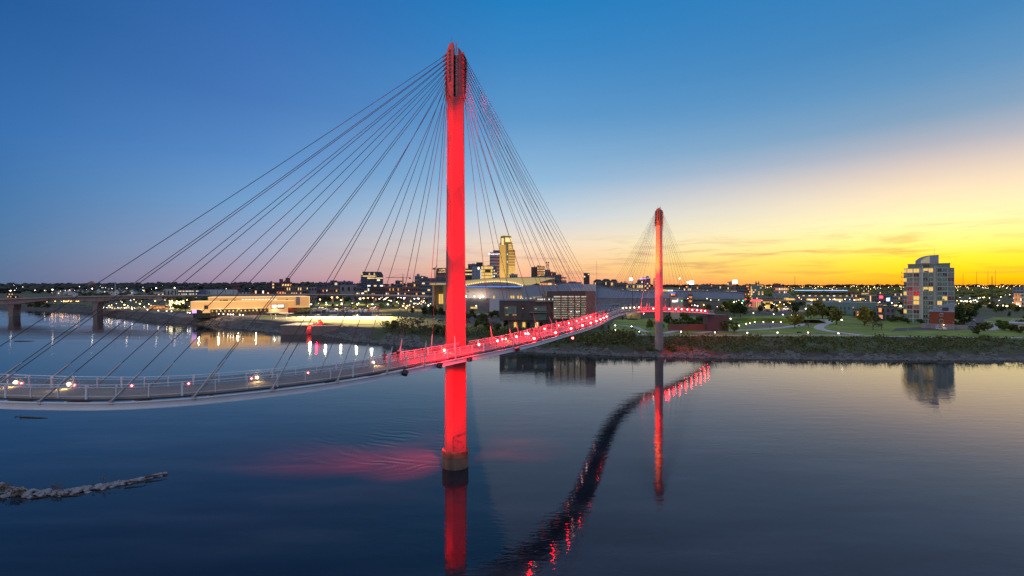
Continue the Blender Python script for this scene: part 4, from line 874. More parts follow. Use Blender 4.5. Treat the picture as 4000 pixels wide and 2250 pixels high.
# flat city at right
for a in [(2738, 2782, 1110, 1100, 'slate', 'wide dark block on the horizon right of the far mast', 4, 8, .12), (2783, 2824, 1114, 900, 'slate', 'grey block with a white light column, third of the row right of the far mast', 3, 6, .08), (2823, 2872, 1118, 880, 'olive', 'low olive block with lit ground floor right of the grey one', 3, 8, .35), (2841, 2859, 1101, 1400, 'pink', 'small orange tower with a pavilion top on the horizon', 3, 3, .2), (2872, 2912, 1118, 900, 'slate', 'dark grey block left of the green glass office', 3, 6, .1), (2910, 2932, 1112, 800, 'brick', 'reddish block with warm lit floors left of the green glass office', 5, 4, .5), (2655, 2700, 1122, 1000, 'olive', 'low olive block close to the right of the far mast', 2, 6, .3), (2700, 2742, 1116, 1200, 'olive', 'dark low block under the stadium lights', 2, 6, .2)]:
    B(*a, lits=[lit_warm, lit_orange, lit_yellow])
t, w, d, h = B(2933, 2982, 1110, 640, 'teal', 'green glass office block with a yellow roof sign and lit lower floors', 8, 7, .30, [lit_warm, lit_yellow, lit_orange], dark=glass_teal, wf=.85, hf=.6, name='office_tower')
MB().box(w * .02, w * .5, -d / 2 - .9, -d / 2 - .5, h - 2.3, h - .1).build('sign_board', WALL['dark'], t); sign_bars(t, w * .14, w * .48, -d / 2 - .95, h - 1.9, h - .4, lit_yellow, 7, 4)
MB().ext([(w * .06 + .8 * math.cos(a), h - 1.2 + .8 * math.sin(a)) for a in [k * math.pi / 5 for k in range(10)]], -d / 2 - 1.2, -d / 2 - .95).build('sign_emblem', lit_yellow, t)
MB().box(-w * .5, -w * .46, -d / 2 - .5, -d / 2 - .1, h * .35, h - 3).build('lit_edge', lit_warm, t)
Yc = 1700; cx = (2958 - 2000) / F * Yc; t = thing('church', 'church with two slender spires on the sunset horizon', 'church', (cx, Yc, gz(cx, Yc))); hz = H - (1112 - 1125) / F * Yc - gz(cx, Yc)
MB().box(-9, 9, 0, 30, -1, hz).build('nave', WALL['brick'], t)
for x in (-5, 5): MB().box(x - 1.7, x + 1.7, -2, 1.4, 0, hz + 6).build('tower', WALL['brick'], t); MB().add([(x - 1.7, -2, hz + 6), (x + 1.7, -2, hz + 6), (x + 1.7, 1.4, hz + 6), (x - 1.7, 1.4, hz + 6), (x, -.3, hz + 16)], [(0, 1, 4), (1, 2, 4), (2, 3, 4), (3, 0, 4)]).build('spire', WALL['brick'], t)
B(3022, 3081, 1121, 700, 'pink', 'orange lit hall with rows of bright windows above the ballpark', 4, 9, .6, [lit_white, lit_orange, lit_warm])
B(3018, 3050, 1108, 1500, 'brick', 'dark red building on the horizon behind the orange lit hall', 2, 4, .1)
t, w, d, h = B(2938, 2972, 1170, 480, 'pink', 'orange restaurant with tall lit windows and a red lit roof line', 1, 5, .9, [lit_orange, lit_warm], wf=.25, hf=.8, name='restaurant')
MB().box(-w / 2 - .3, w / 2 + .3, -d / 2 - .5, -d / 2 - .25, h - 1.2, h - .2).build('red_roof_line', lamp_red, t)
B(2980, 3018, 1166, 520, 'brown', 'low brick range with a yellow lit canopy left of the ballpark', 1, 3, 1, [lit_gold], wf=.9, hf=.3)
B(2990, 3008, 1182, 440, 'brown', 'small shop with a wide yellow window below the ballpark', 1, 1, 1, [lit_gold], wf=.9, hf=.6)
# ballpark
Yb = 560; k = Yb / F; cx = (3200 - 2000) * k; zb = gz(cx, Yb); xx = lambda px: (px - 3200) * k; zz = lambda py: H - (py - 1125) * k - zb
t = face(thing('ballpark', 'ballpark with dark teal stands and a long blue lit roof edge', 'stadium', (cx, Yb, zb)), 3200)
MB().box(xx(3090), xx(3330), 2, 40, -1, zz(1163)).build('concourse', WALL['slate'], t); MB().ext([(xx(3006), zz(1146)), (xx(3075), zz(1146)), (xx(3096), zz(1164)), (xx(3012), zz(1164))], -3, 12).build('left_stand', WALL['teal'], t)
mb = MB()
for j in range(5): mb.box(xx(3095), xx(3312), 6 + 4 * j, 10 + 4 * j, zz(1163), zz(1160 - 4 * j))
mb.build('main_stand', WALL['olive'], t); MB().box(xx(3097), xx(3312), 8, 34, zz(1136.5), zz(1132.5)).build('roof', mat('roof_blue', (.03, .06, .16), .6), t)
for a, b in ((3098, 3217), (3220, 3309)): MB().box(xx(a), xx(b), 7.3, 7.9, zz(1135.4), zz(1133.6)).build('light_strip', lamp_mat('strip_blue', (.35, .6, 1), 2.0), t)
MB().box(xx(3010), xx(3330), -3.4, -3.05, zz(1159), zz(1158.2)).build('rail_line', WALL['bluegrey'], t)
for a, b, m in ((3065, 3104, lit_gold), (3150, 3188, lit_gold), (3250, 3290, lit_yellow), (3214, 3224, lit_yellow)): MB().box(xx(a), xx(b), 1.2, 1.9, zz(1174), zz(1167)).build('lit_concourse', m, t)
for j in range(9): MB().box(xx(3110 + j * 24), xx(3118 + j * 24), 5, 5.9, zz(1157), zz(1154)).build('suite_window', LIT[j % 4], t)
for i, (px, top, Yl, s) in enumerate([(2701, 1104, 560, 1.9), (2688, 1103, 700, 1.2), (2870, 1101, 560, 2.0), (2465, 1091, 800, 2.2), (2655, 1088, 900, .9)]):
    cx = (px - 2000) / F * Yl; zb = gz(cx, Yl); hh = H - (top - 1125) / F * Yl - zb
    t = thing('floodlight_mast', ['brilliant white stadium lamp mast right of the far mast, the brighter of two', 'smaller stadium lamp mast close left of the brighter one', 'brilliant stadium lamp mast between the orange tower and the green office', 'bright lamp mast above the curved hall left of the far mast', 'small high lamp mast just right of the far mast'][i], 'lamp mast', (cx, Yl, zb), 0, 'stadium lamp masts')
    MB().tube((0, 0, 0), (0, 0, hh), .5, .25).build('pole', grey_steel, t); MB().box(-s * 1.3, s * 1.3, -.6, -.2, hh - s, hh + s).build('lamp_bank', lamp_mat('stadium_lamp', (1, .93, .85), 9) if i == 0 else bpy.data.materials['stadium_lamp'], t)
Yl = 640; cx = (3330 - 2000) / F * Yl; zb = gz(cx, Yl); t = thing('scoreboard_tower', 'leaning open steel tower with a red lit head at the right end of the ballpark', 'tower', (cx, Yl, zb)); kk = Yl / F
mb = MB()
for dx in (-1.2, 1.2): mb.tube((dx + 3.5, 0, 0), (dx - 1.8, 0, 38 * kk), .3)
for j in range(8): mb.tube((2.3 - .66 * j, 0, 1.7 * j), (4.7 - .66 * j - .6, 0, 1.7 * j + 1.5), .16)
mb.build('lattice', grey_steel, t); MB().box(-4.5, 1.2, -1, 1, 37 * kk, 43 * kk).build('lamp_head', red_steel, t)
for a in [(3365, 3396, 1130, 700, 'olive', 'dark olive block with yellow lit top windows right of the ballpark', 4, 5, .55), (3385, 3428, 1149, 600, 'tan', 'golden lit facade with tall window columns right of the ballpark', 1, 7, .95), (3324, 3364, 1146, 650, 'brown', 'amber lit entrance building beside the leaning tower', 2, 5, .8), (3425, 3450, 1150, 590, 'slate', 'grey block with a glowing red sign', 2, 3, .1), (3452, 3487, 1150, 585, 'slate', 'grey block with a bright blue and white screen', 2, 4, .1), (3486, 3524, 1142, 720, 'grey', 'long pale roofed hall left of the apartment tower', 2, 5, .15), (3428, 3470, 1136, 820, 'slate', 'dark flat block behind the red sign', 2, 6, .3)]:
    t, w, d, h = B(*a, lits=[lit_gold, lit_yellow, lit_warm], hf=.75 if a[2] == 1149 else .5)
    if 'red sign' in a[5] and 'glowing' in a[5]: MB().box(w * -.1, w * .45, -d / 2 - .6, -d / 2 - .2, h - 4.8, h - 2.0).build('sign', lamp_red, t)
    if 'screen' in a[5]: MB().box(-w * .2, w * .12, -d / 2 - .6, -d / 2 - .2, h - 8.5, h - 4.5).build('screen', lamp_mat('screen_white', (.8, .9, 1), 2.2), t); MB().box(w * .12, w * .2, -d / 2 - .6, -d / 2 - .2, h - 8.5, h - 3.5).build('screen_edge', lamp_blue, t)
# right edge
B(3956, 4012, 1121, 720, 'bluegrey', 'tall blue grey block with a violet light at the right edge', 4, 4, .1)
t, w, d, h = B(3960, 4030, 1143, 520, 'cream', 'pale block with orange lit upright fins at the right edge', 3, 9, .45, [lit_orange, lit_white])
for j in range(5): MB().box(-w * .48 + j * 1.6, -w * .48 + j * 1.6 + .6, -d / 2 - .7, -d / 2 - .3, 1, h - 1.5 - (j % 2)).build('lit_fin', lit_orange, t)
for a in [(3740, 3850, 1143, 1400, 'olive', 'long low roof in the far trees right of the apartment tower', 1, 10, .25), (3870, 3950, 1148, 1100, 'slate', 'low dark halls far right among the trees', 1, 8, .3)]: B(*a, lits=[lit_orange, lit_warm])
# row houses behind the lawn
t, w, d, h = B(3196, 3421, 1180, 385, 'teal', 'long grey green row of houses with pale roof behind the trees', 1, 14, .10, [lit_orange], roof=roof_pale, hf=.28, wf=.22, depth=16, name='row_house', side=None)
for j in range(3): MB().box(-w * .30 + j * w * .3, -w * .22 + j * w * .3, -3, 3, h, h + 1.3).build('roof_unit', WALL['bluegrey'], t)
B(3150, 3174, 1180, 380, 'white', 'narrow white fronted house left of the long row', 2, 2, .1, roof=roof_pale)
t, w, d, h = B(3330, 3425, 1208, 340, 'olive', 'dark brick lower front of the row houses with a lit doorway', 1, 7, .25, [lit_orange], name='row_house', hf=.6, wf=.5)
t, w, d, h = B(3421, 3497, 1196, 318, 'slate', 'two storey grey town house with one orange and one pink lit window', 2, 4, .0, wf=.5, hf=.55, name='town_house', side=None)
MB().box(-w * .36, -w * .2, -d / 2 - .5, -d / 2 - .25, h * .58, h * .86).build('lit_window', lit_orange, t); MB().box(-w * .36, -w * .14, -d / 2 - .5, -d / 2 - .25, h * .1, h * .38).build('lit_window', lamp_mat('lit_pink', (1, .45, .32), .7), t)
for j in range(2): MB().box(-w * .46, -w * .08, -d / 2 - 1.2, -d / 2 - .1, h * (.5 - .42 * j), h * (.53 - .42 * j)).build('balcony', WALL['dark'], t)
# ------------------------------------------------------------------ the lit museum on the quay
Ym = 358; k = Ym / F; cx = (992 - 2000) * k; zb = gz(cx, Ym); xx = lambda px: (px - 992) * k; zz = lambda py: H - (py - 1125) * k - zb
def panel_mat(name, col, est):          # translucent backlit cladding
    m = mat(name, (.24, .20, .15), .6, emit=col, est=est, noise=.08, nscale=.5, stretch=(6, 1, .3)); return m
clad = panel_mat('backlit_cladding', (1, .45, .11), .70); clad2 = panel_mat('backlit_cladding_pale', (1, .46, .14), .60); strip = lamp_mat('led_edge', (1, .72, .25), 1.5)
t = face(thing('museum', 'long low museum with glowing golden cladding beside the river', 'museum', (cx, Ym, zb)), 992)
MB().box(xx(757), xx(1156), 2, 40, zz(1205), zz(1176)).build('lower_volume', clad, t); MB().box(xx(815), xx(1228), 12, 60, zz(1206), zz(1160.5)).build('upper_volume', clad2, t)
MB().box(xx(765), xx(1222), 4, 50, -1, zz(1205)).build('ground_floor', glass_dark, t)
for x0, x1, y, z in ((757, 1156, 1.7, 1175.6), (757, 1046, 1.7, 1204.4), (815, 1228, 11.7, 1160.6), (1156, 1228, 11.7, 1205)): MB().box(xx(x0), xx(x1), y - .1, y + .2, zz(z + .9), zz(z - .5)).build('light_edge', strip, t)
MB().box(xx(1226.4), xx(1228), 11.5, 11.9, zz(1206), zz(1161)).build('light_edge', strip, t)
MB().box(xx(800), xx(827), .4, 3, zz(1219), zz(1189)).build('bay', clad2, t); MB().box(xx(806), xx(820), .1, .35, zz(1204), zz(1190)).build('window', glass_dark, t)
MB().box(xx(1050), xx(1128), -3.5, 4, zz(1224), zz(1184)).build('bay', clad2, t); MB().box(xx(1050), xx(1128), -3.8, -3.5, zz(1224), zz(1222.6)).build('light_edge', strip, t)
MB().box(xx(1060.5), xx(1113), -4.1, -3.55, zz(1207), zz(1190)).build('window_frame', dark_steel, t)
for i in range(2): MB().box(xx(1062 + 23 * i), xx(1082 + 29 * i), -4.3, -4.05, zz(1202), zz(1191)).build('window', lit_white, t)
MB().box(xx(761), xx(777), 3.5, 3.95, zz(1219), zz(1206)).build('window', lit_violet, t)
for i in range(11): MB().box(xx(944 + i * 13.2), xx(953 + i * 13.2), 11.4, 11.95, zz(1172.5), zz(1170)).build('clerestory', lit_white, t)
for a, b in ((860, 866), (870, 890), (914, 919), (1126, 1132)): MB().box(xx(a), xx(b), 11.4, 11.95, zz(1175), zz(1171)).build('louvre', dark_steel, t)
MB().box(xx(1167), xx(1185), 11.4, 11.95, zz(1196), zz(1161.5)).build('louvre_panel', WALL['tan'], t)
g = random.Random(8); mb = MB()
for i in range(46): mb.box(xx(829 + i * 4.8), xx(829.7 + i * 4.8), 3.7, 3.95, 0, zz(1206))
mb.build('mullions', WALL['tan'], t)
for i in range(14): x = 832 + i * 15.5; MB().box(xx(x), xx(x + 4), 3.6, 3.98, zz(1216), zz(1210)).build('window', lit_warm if i % 3 else lit_gold, t)
for px in (790, 860, 930, 1000, 1075):      # lamps added to throw the museum's glow onto the ground
    l_ = bpy.data.lights.new('museum_glow_lamp', 'POINT'); l_.energy = 2200; l_.color = (1, .62, .26); l_.shadow_soft_size = .3; o = bpy.data.objects.new('museum_glow_lamp', l_); COL.objects.link(o); o.location = wl(t, xx(px), -6, 5)

# ------------------------------------------------------------------ the arena and the convention hall
Ya = 430; k = Ya / F; cx = (1905 - 2000) * k; zb = gz(cx, Ya); xx = lambda px: (px - 1905) * k; zz = lambda py: H - (py - 1125) * k - zb
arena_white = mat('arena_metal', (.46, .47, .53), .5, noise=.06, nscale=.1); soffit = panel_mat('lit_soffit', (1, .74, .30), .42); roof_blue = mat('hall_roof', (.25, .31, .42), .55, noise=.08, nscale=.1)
t = thing('arena', 'arena with sweeping pale roof wing, arc of lights and blue lit roof edge', 'arena', (cx, Ya, zb))
MB().box(xx(1812), xx(2125), 4, 90, -1, zz(1120)).build('wall', arena_white, t); MB().box(xx(1812), xx(1912), 1, 4, -1, zz(1165)).build('terrace', WALL['slate'], t); MB().box(xx(1912), xx(1950), -1, 3.9, -1, zz(1168)).build('stair_block', arena_white, t)
MB().box(xx(1684), xx(1692), 6, 20, -1, zz(1115)).box(xx(1730), xx(1738), 3, 14, -1, zz(1115)).build('column', mat('lit_stone', (.42, .38, .26), .8, noise=.1, nscale=.3), t)
MB().box(xx(1690), xx(1815), 22, 70, -1, zz(1118)).build('lobby_wall', bpy.data.materials['lit_stone'], t)
for i in range(3): MB().box(xx(1700 + 10 * i), xx(1707 + 10 * i), 21.4, 21.95, zz(1190), zz(1150)).build('lobby_window', lit_gold, t)
# roof wing: upper line and lower line, swept backwards
up = [(1680, 1106), (1740, 1106), (1812, 1098), (1880, 1091), (1950, 1087.5), (2050, 1085), (2110, 1084.5), (2166, 1086)]
lo = [(2166, 1089), (2148, 1091), (2110, 1102), (2072, 1114), (2046, 1118), (2010, 1107), (1950, 1099), (1880, 1102), (1812, 1113), (1740, 1112), (1680, 1113)]
MB().ext([(xx(a), zz(b)) for a, b in up] + [(xx(a), zz(b - 2)) for a, b in up[::-1]], -8, 60).build('roof_wing', roof_pale, t)
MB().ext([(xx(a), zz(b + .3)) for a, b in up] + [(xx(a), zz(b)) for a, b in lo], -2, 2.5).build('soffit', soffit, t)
arch = [(1815, 1114), (1840, 1109), (1880, 1102.5), (1915, 1099.5), (1950, 1098.5), (1985, 1101), (2015, 1106), (2044, 1116)]
mb = MB()
for i in range(34):
    px = 1816 + i * 6.8
    py = lerp_tab(arch, px); MB().box(xx(px - 1.7), xx(px + 1.7), -2.9, -2.1, zz(py + 2.6), zz(py - 2.2)).build('arch_lamp', lamp_mat('arch_glow', (1, .70, .28), 1.7) if i == 0 else bpy.data.materials['arch_glow'], t)
MB().ext([(xx(a), zz(b + 3)) for a, b in arch] + [(xx(2040), zz(1121)), (xx(1815), zz(1121))], -1.2, 2.2).ext([(xx(1815), zz(1121)), (xx(2040), zz(1121)), (xx(2040), zz(1123)), (xx(1815), zz(1123))], -1.6, 4).build('drum_roof', mat('drum_roof', (.20, .25, .36), .5), t)
MB().box(xx(1815), xx(2042), -2.2, -1.7, zz(1120.6), zz(1119.2)).build('blue_edge', lamp_mat('blue_edge_light', (.15, .35, 1), 1.6), t)
for i in range(7): MB().tube((xx(1830 + i * 30), -2.0, zz(1104 + abs(i - 3))), (xx(1846 + i * 30), -2.0, zz(1119)), .12, .12, 4).build('roof_seam', dark_steel, t)
MB().box(xx(2158), xx(2166), 0, 5, zz(1114), zz(1089)).build('wing_column', WALL['pink'], t)
for px in (1926, 1994, 2003, 2021, 2033, 2048, 2058): MB().box(xx(px), xx(px + 6), 3.4, 3.95, zz(1166), zz(1156)).build('window', lit_gold, t)
for px in (1838, 1852): MB().box(xx(px), xx(px + 12), .5, .95, zz(1206), zz(1199)).build('door', lit_gold, t)
MB().box(xx(1824), xx(1830), 3.4, 3.95, zz(1142), zz(1138)).build('vent', dark_steel, t)
for i, px in enumerate((1820, 1853, 1875, 1888)):
    MB().ball((xx(px), .6, zz(1158 if i != 2 else 1163)), .55).build('wall_lamp', lamp_white, t); o_ = bpy.data.lights.new('wall_lamp', 'POINT'); o_.energy = 900; o_.color = (1, .7, .4); o_.shadow_soft_size = .5; q = bpy.data.objects.new('wall_lamp', o_); COL.objects.link(q); q.location = (cx + xx(px), Ya - .5, zb + zz(1158))

Yh = 420; k = Yh / F; cx = (2400 - 2000) * k; zb = gz(cx, Yh); xx = lambda px: (px - 2400) * k; zz = lambda py: H - (py - 1125) * k - zb
t = thing('convention_hall', 'long blue grey convention hall with a wavy roof behind the bridge', 'hall', (cx, Yh, zb))
MB().box(xx(2040), xx(2285), 8, 80, -1, zz(1113)).build('west_wall', roof_blue, t); MB().box(xx(2195), xx(2282), 12, 40, zz(1113), zz(1107)).build('roof_house', roof_blue, t)
for i, (a, b, c_) in enumerate([(2218, 2240, 1103), (2240, 2262, 1098), (2262, 2284, 1101)]): MB().box(xx(a), xx(b), 20, 40, zz(1107), zz(c_)).build('roof_unit', WALL['slate'], t)
MB().box(xx(2236), xx(2282), 5, 8.2, zz(1140), zz(1124)).build('white_block', arena_white, t); MB().box(xx(2282), xx(2330), 2, 30, -1, zz(1110)).build('white_block', arena_white, t)
wave = [(2330, 1119), (2360, 1121), (2395, 1126), (2430, 1131), (2470, 1135), (2520, 1137), (2570, 1138), (2650, 1137), (2740, 1135), (2830, 1137), (2900, 1141), (2925, 1146)]
MB().ext([(xx(a), zz(b)) for a, b in wave] + [(xx(2925), zz(1168)), (xx(2330), zz(1163))], 8, 70).build('wave_roof', roof_blue, t)
MB().ext([(xx(a), zz(b - .9)) for a, b in wave] + [(xx(a), zz(b + .9)) for a, b in wave[::-1]], 7.2, 8.4).build('roof_edge', roof_pale, t)
MB().box(xx(2325), xx(2640), 4, 60, -1, zz(1165)).build('front_wall', WALL['grey'], t); MB().box(xx(2325), xx(2640), 3.6, 62, zz(1165.5), zz(1164)).build('roof_line', roof_pale, t)
MB().box(xx(2330), xx(2450), -3, 4, -1, zz(1190)).build('loading_bay', WALL['bluegrey'], t); MB().box(xx(2388), xx(2420), -4, -3, zz(1190), zz(1185)).build('skylight', roof_pale, t)
MB().box(xx(2640), xx(2830), 6, 50, -1, zz(1178)).build('east_wall', WALL['olive'], t)
MB().box(xx(2589), xx(2612), 5, 6, zz(1138), zz(1131)).build('yellow_sign', lit_yellow, t); sign_bars(t, xx(2593), xx(2609), 4.9, zz(1135.6), zz(1133.4), WALL['brown'], 6, 9, 'sign_lettering')
MB().box(xx(2616), xx(2636), 5, 6, zz(1138), zz(1132.5)).build('white_sign', lit_white, t); sign_bars(t, xx(2618), xx(2634), 4.9, zz(1137), zz(1134), WALL['violet'], 7, 10, 'sign_lettering')
g = random.Random(4)
for i in range(11): px = 2015 + g.uniform(0, 250); MB().box(xx(px), xx(px + 3), 7.4, 7.9, zz(1168), zz(1164)).build('window', LIT[i % 3], t)
# tan sign wall and glazed entrance at the right end of the hall
Ys = 330; k = Ys / F; cx = (2644 - 2000) * k; zb = gz(cx, Ys); xx = lambda px: (px - 2644) * k; zz = lambda py: H - (py - 1125) * k - zb
t = face(thing('sign_wall', 'tan wall block carrying a white and green lit sign right of the far mast', 'building', (cx, Ys, zb)), 2644)
MB().box(xx(2620), xx(2668), 0, 14, -1, zz(1162.5)).build('wall', WALL['tan'], t); MB().box(xx(2619.5), xx(2668.5), -.3, 14.3, zz(1163), zz(1162)).build('coping', roof_pale, t)
sign_bars(t, xx(2626), xx(2643.5), -.1, zz(1181), zz(1173), lamp_mat('sign_glow', (.95, .9, 1), 2.2), 4, 12, 'sign_lettering'); MB().box(xx(2627), xx(2643), -.34, -.06, zz(1178.5), zz(1173.5)).build('sign_panel', bpy.data.materials['sign_glow'], t)
MB().box(xx(2646.5), xx(2648), -.4, -.05, zz(1180), zz(1167)).build('sign_bar', bpy.data.materials['sign_glow'], t); sign_bars(t, xx(2649), xx(2660), -.1, zz(1178.5), zz(1173), WALL['white'], 6, 13, 'sign_lettering'); MB().ball((xx(2663), -.2, zz(1175)), 2.2 * k, 10, 6).build('sign_dot', lamp_green, t)
t = thing('entrance_pavilion', 'glazed entrance with red columns and a blue lit roof line right of the sign wall', 'building', (cx + xx(2664), Ys + 18, gz(cx + xx(2664), Ys + 18))); face(t, 2664); Ye = Ys + 18; k = Ye / F; zb = gz(cx, Ye); zz = lambda py: H - (py - 1125) * k - zb; xx = lambda px: (px - 2664) * k
MB().box(xx(2649), xx(2678), 0, 14, -1, zz(1141)).build('glass_box', glass_dark, t); MB().box(xx(2648), xx(2678), -.6, 14, zz(1145), zz(1140)).build('roof', mat('navy_roof', (.02, .05, .15), .5), t); MB().box(xx(2649), xx(2676), -1, -.62, zz(1144.6), zz(1143.4)).build('blue_light', lamp_blue, t)
for px in (2653, 2673): MB().box(xx(px), xx(px + 2), -.5, -.05, 0, zz(1146)).build('column', WALL['pink'], t)
for i in range(3): MB().box(xx(2656 + 5 * i), xx(2660 + 5 * i), -.4, -.02, zz(1154), zz(1147)).build('window', lit_orange if i else lit_warm, t)
B(2690, 2704, 1150, 420, 'brick', 'narrow red lit block beyond the bridge end beside the entrance pavilion', 4, 3, .7, [lit_orange, lit_warm])

# ------------------------------------------------------------------ dark office block with the louvred glass wall
Yo = 250; k = Yo / F; cx = (2135 - 2000) * k; zb = gz(cx, Yo); xx = lambda px: (px - 2135) * k; zz = lambda py: H - (py - 1125) * k - zb
black_clad = mat('dark_cladding', (.070, .066, .066), .55, noise=.12, nscale=.15)
t = thing('office_block', 'dark office block with a tall louvred glass wall behind the bridge deck', 'office', (cx, Yo, zb))
MB().box(xx(1951), xx(2152), 2, 34, zz(1252), zz(1175)).build('west_wing', black_clad, t); MB().box(xx(1985), xx(2150), 5, 32, -1, zz(1252)).build('ground_floor', WALL['olive'], t)
MB().box(xx(2138), xx(2326), 3, 45, -1, zz(1137)).build('east_wing', black_clad, t); MB().box(xx(2290), xx(2327), 0, 46, zz(1245), zz(1137.6)).build('end_wall', WALL['brown'], t)
MB().box(xx(2090), xx(2164), .5, 30, zz(1180), zz(1162)).build('link_glass', glass_teal, t)
MB().box(xx(1951), xx(2152), 1.6, 34.4, zz(1175.4), zz(1174)).build('parapet', WALL['slate'], t)
MB().box(xx(2163), xx(2290), 1.2, 2.9, zz(1247), zz(1156)).build('glass_wall', mat('atrium_glass', (.05, .06, .045), .2, emit=(.55, .5, .32), est=.10, noise=.6, nscale=.25), t)
louv = lamp_mat('lit_louvre', (1, .80, .66), .62)
pale_louvre = mat('pale_louvre', (.62, .58, .52), .6)
for b_, (a, c_) in enumerate([(2164, 2190), (2193, 2217), (2221, 2243), (2247, 2266), (2270, 2290)]):
    mb = MB().box(xx(a), xx(c_), .5, 1.1, zz(1161), zz(1156.8)); mb.build('lit_head', louv, t)
    mb = MB()
    for j in range(9): mb.box(xx(a), xx(c_), .4, 1.1, zz(1170.6 + 9 * j), zz(1169 + 9 * j))
    mb.build('louvre', mat('glowing_louvre', (.62, .58, .52), .6, emit=(1, .85, .65), est=.22) if b_ == 0 else bpy.data.materials['glowing_louvre'], t)  # warm light put into the louvre colour as a faint glow
    mb = MB()
    for j in range(1, 3): x = a + (c_ - a) * j / 3; mb.box(xx(x), xx(x + .6), .7, 1.15, zz(1247), zz(1160))
    mb.build('mullion', WALL['tan'], t)
    if b_: MB().box(xx(a - 3), xx(a), .2, 2.2, zz(1250), zz(1157)).build('pier', dark_steel, t)
g = random.Random(17)
for i in range(44): px = g.uniform(2165, 2287); py = g.uniform(1163, 1242); MB().box(xx(px), xx(px + g.uniform(.8, 4)), 1.0, 1.18, zz(py), zz(py - g.uniform(.8, 1.6))).build('room_light', g.choice([lit_white, lit_yellow, lit_warm]), t)
for i in range(4): px = (2231, 2253, 2262, 2168)[i]; MB().ball((xx(px), .3, zz((1217, 1218, 1217, 1205)[i])), .42, 8, 5, .6).build('room_lamp', lit_white, t)
for i in range(12): px = g.uniform(2090, 2160); MB().box(xx(px), xx(px + 1.5), .1, .48, zz(1172), zz(1167)).build('room_light', lit_white, t)
for a, b, c_, d_ in ((1970, 2018, 1196, 1228), (2038, 2046, 1190, 1212), (2038, 2046, 1222, 1238), (2084, 2135, 1226, 1252), (2084, 2135, 1196, 1216)): MB().box(xx(a), xx(b), 1.5, 1.95, zz(d_), zz(c_)).build('window', glass_teal if b - a > 10 else glass_dark, t)
for a, b, c_ in ((1972, 1984, 1202), (1975, 1986, 1230), (2002, 2018, 1230), (2040, 2045, 1204), (2090, 2097, 1206)): MB().box(xx(a), xx(b), 1.2, 1.48, zz(c_ + 1.8), zz(c_)).build('room_light', lit_gold, t)
MB().box(xx(2068), xx(2136), -1.6, 1.8, zz(1221), zz(1219)).build('canopy', WALL['grey'], t)
for i in range(7): MB().box(xx(2008 + 17 * i), xx(2019 + 17 * i), 4.4, 4.95, zz(1282), zz(1262)).build('lobby_window', [lit_gold, glass_teal, lit_gold, glass_dark, glass_teal, lit_warm, glass_dark][i], t)
MB().box(xx(1954), xx(1966), 4, 8, -1, zz(1252)).build('column', WALL['tan'], t)
t = thing('street_kiosk', 'low dark kiosk with a flat roof between the near mast and the dark office block', 'kiosk', ((1882 - 2000) / F * 300, 300, gz((1882 - 2000) / F * 300, 300))); kk = 300 / F
MB().box(-21 * kk, 22 * kk, 0, 10, -1, 4.6).build('wall', WALL['dark'], t); MB().box(-22 * kk, 24 * kk, -.6, 10.6, 4.6, 5.2).build('roof', WALL['bluegrey'], t); MB().box(-20 * kk, 0, -.2, -.03, 2.2, 3.1).build('window', glass_blue, t)
t = thing('garden_pavilion', 'small yellow lit garden pavilion seen below the bridge deck', 'pavilion', ((2470 - 2000) / F * 330, 330, gz(77, 330))); kk = 330 / F
MB().box(-22 * kk, 32 * kk, 0, 10, -1, 7.2).build('wall', mat('garden_wall', (.30, .25, .14), .8, noise=.2, nscale=.3), t); MB().box(-8 * kk, -4 * kk, -.3, -.03, 0, 3).build('door', dark_steel, t); MB().box(-24 * kk, 34 * kk, -1, 11, 7.2, 7.8).build('roof', roof_dark, t); MB().box(-26 * kk, 10 * kk, -7, -.1, 0, .9).build('steps', WALL['dark'], t)
l_ = bpy.data.lights.new('pavilion_light', 'POINT'); l_.energy = 900; l_.color = (1, .75, .25); o = bpy.data.objects.new('pavilion_light', l_); COL.objects.link(o); o.location = (84, 327, gz(84, 327) + 6)

# ------------------------------------------------------------------ apartment tower, brick annex, park pavilion
Yc = 292; k = Yc / F; cx = (3627 - 2000) * k; zb = gz(cx, Yc); xx = lambda px: (px - 3627) * k; zz = lambda py: H - (py - 1125) * k - zb
pale_con = mat('tower_concrete', (.47, .52, .48), .7, noise=.08, nscale=.2); slab_m = mat('tower_slab', (.50, .54, .54), .6)
t = face(thing('apartment_tower', 'glassy twelve storey apartment tower with a curved roof crown', 'apartment tower', (cx, Yc, zb)), 3627)
plan = [(xx(3526), 5), (xx(3540), 1), (xx(3592), 0), (xx(3606), -2.2), (xx(3646), -2.2), (xx(3660), 0), (xx(3700), 2), (xx(3727), 7), (xx(3727), 26), (xx(3526), 26)]
ztop = zz(1047); MB().prism(plan, -1, ztop).build('wall', pale_con, t)
NF = 12; fh = ztop / NF
for f in range(1, NF + 1): MB().prism([(x * 1.006, y - .28 if y < 20 else y) for x, y in plan], fh * f - .14, fh * f + .12).build('floor_slab', slab_m, t)
g = random.Random(23); faces = []
for (x0, y0), (x1, y1), n in [(plan[0], plan[1], 1), (plan[1], plan[2], 2), (plan[3], plan[4], 2), (plan[5], plan[6], 2), (plan[6], plan[7], 1)]: faces.append((Vector((x0, y0, 0)), Vector((x1, y1, 0)), n))
litset = {(11, 1): 1, (11, 2): 1, (11, 3): 1, (11, 4): 1, (11, 0): 1, (7, 3): 1, (7, 4): 1, (7, 2): 0, (6, 0): 1, (6, 1): 0, (4, 1): 0, (4, 2): 1, (5, 2): 1, (5, 6): 1, (4, 5): 1, (9, 0): 1, (8, 2): 0, (3, 6): 0, (2, 0): 1, (10, 7): 0}
cnt = 0
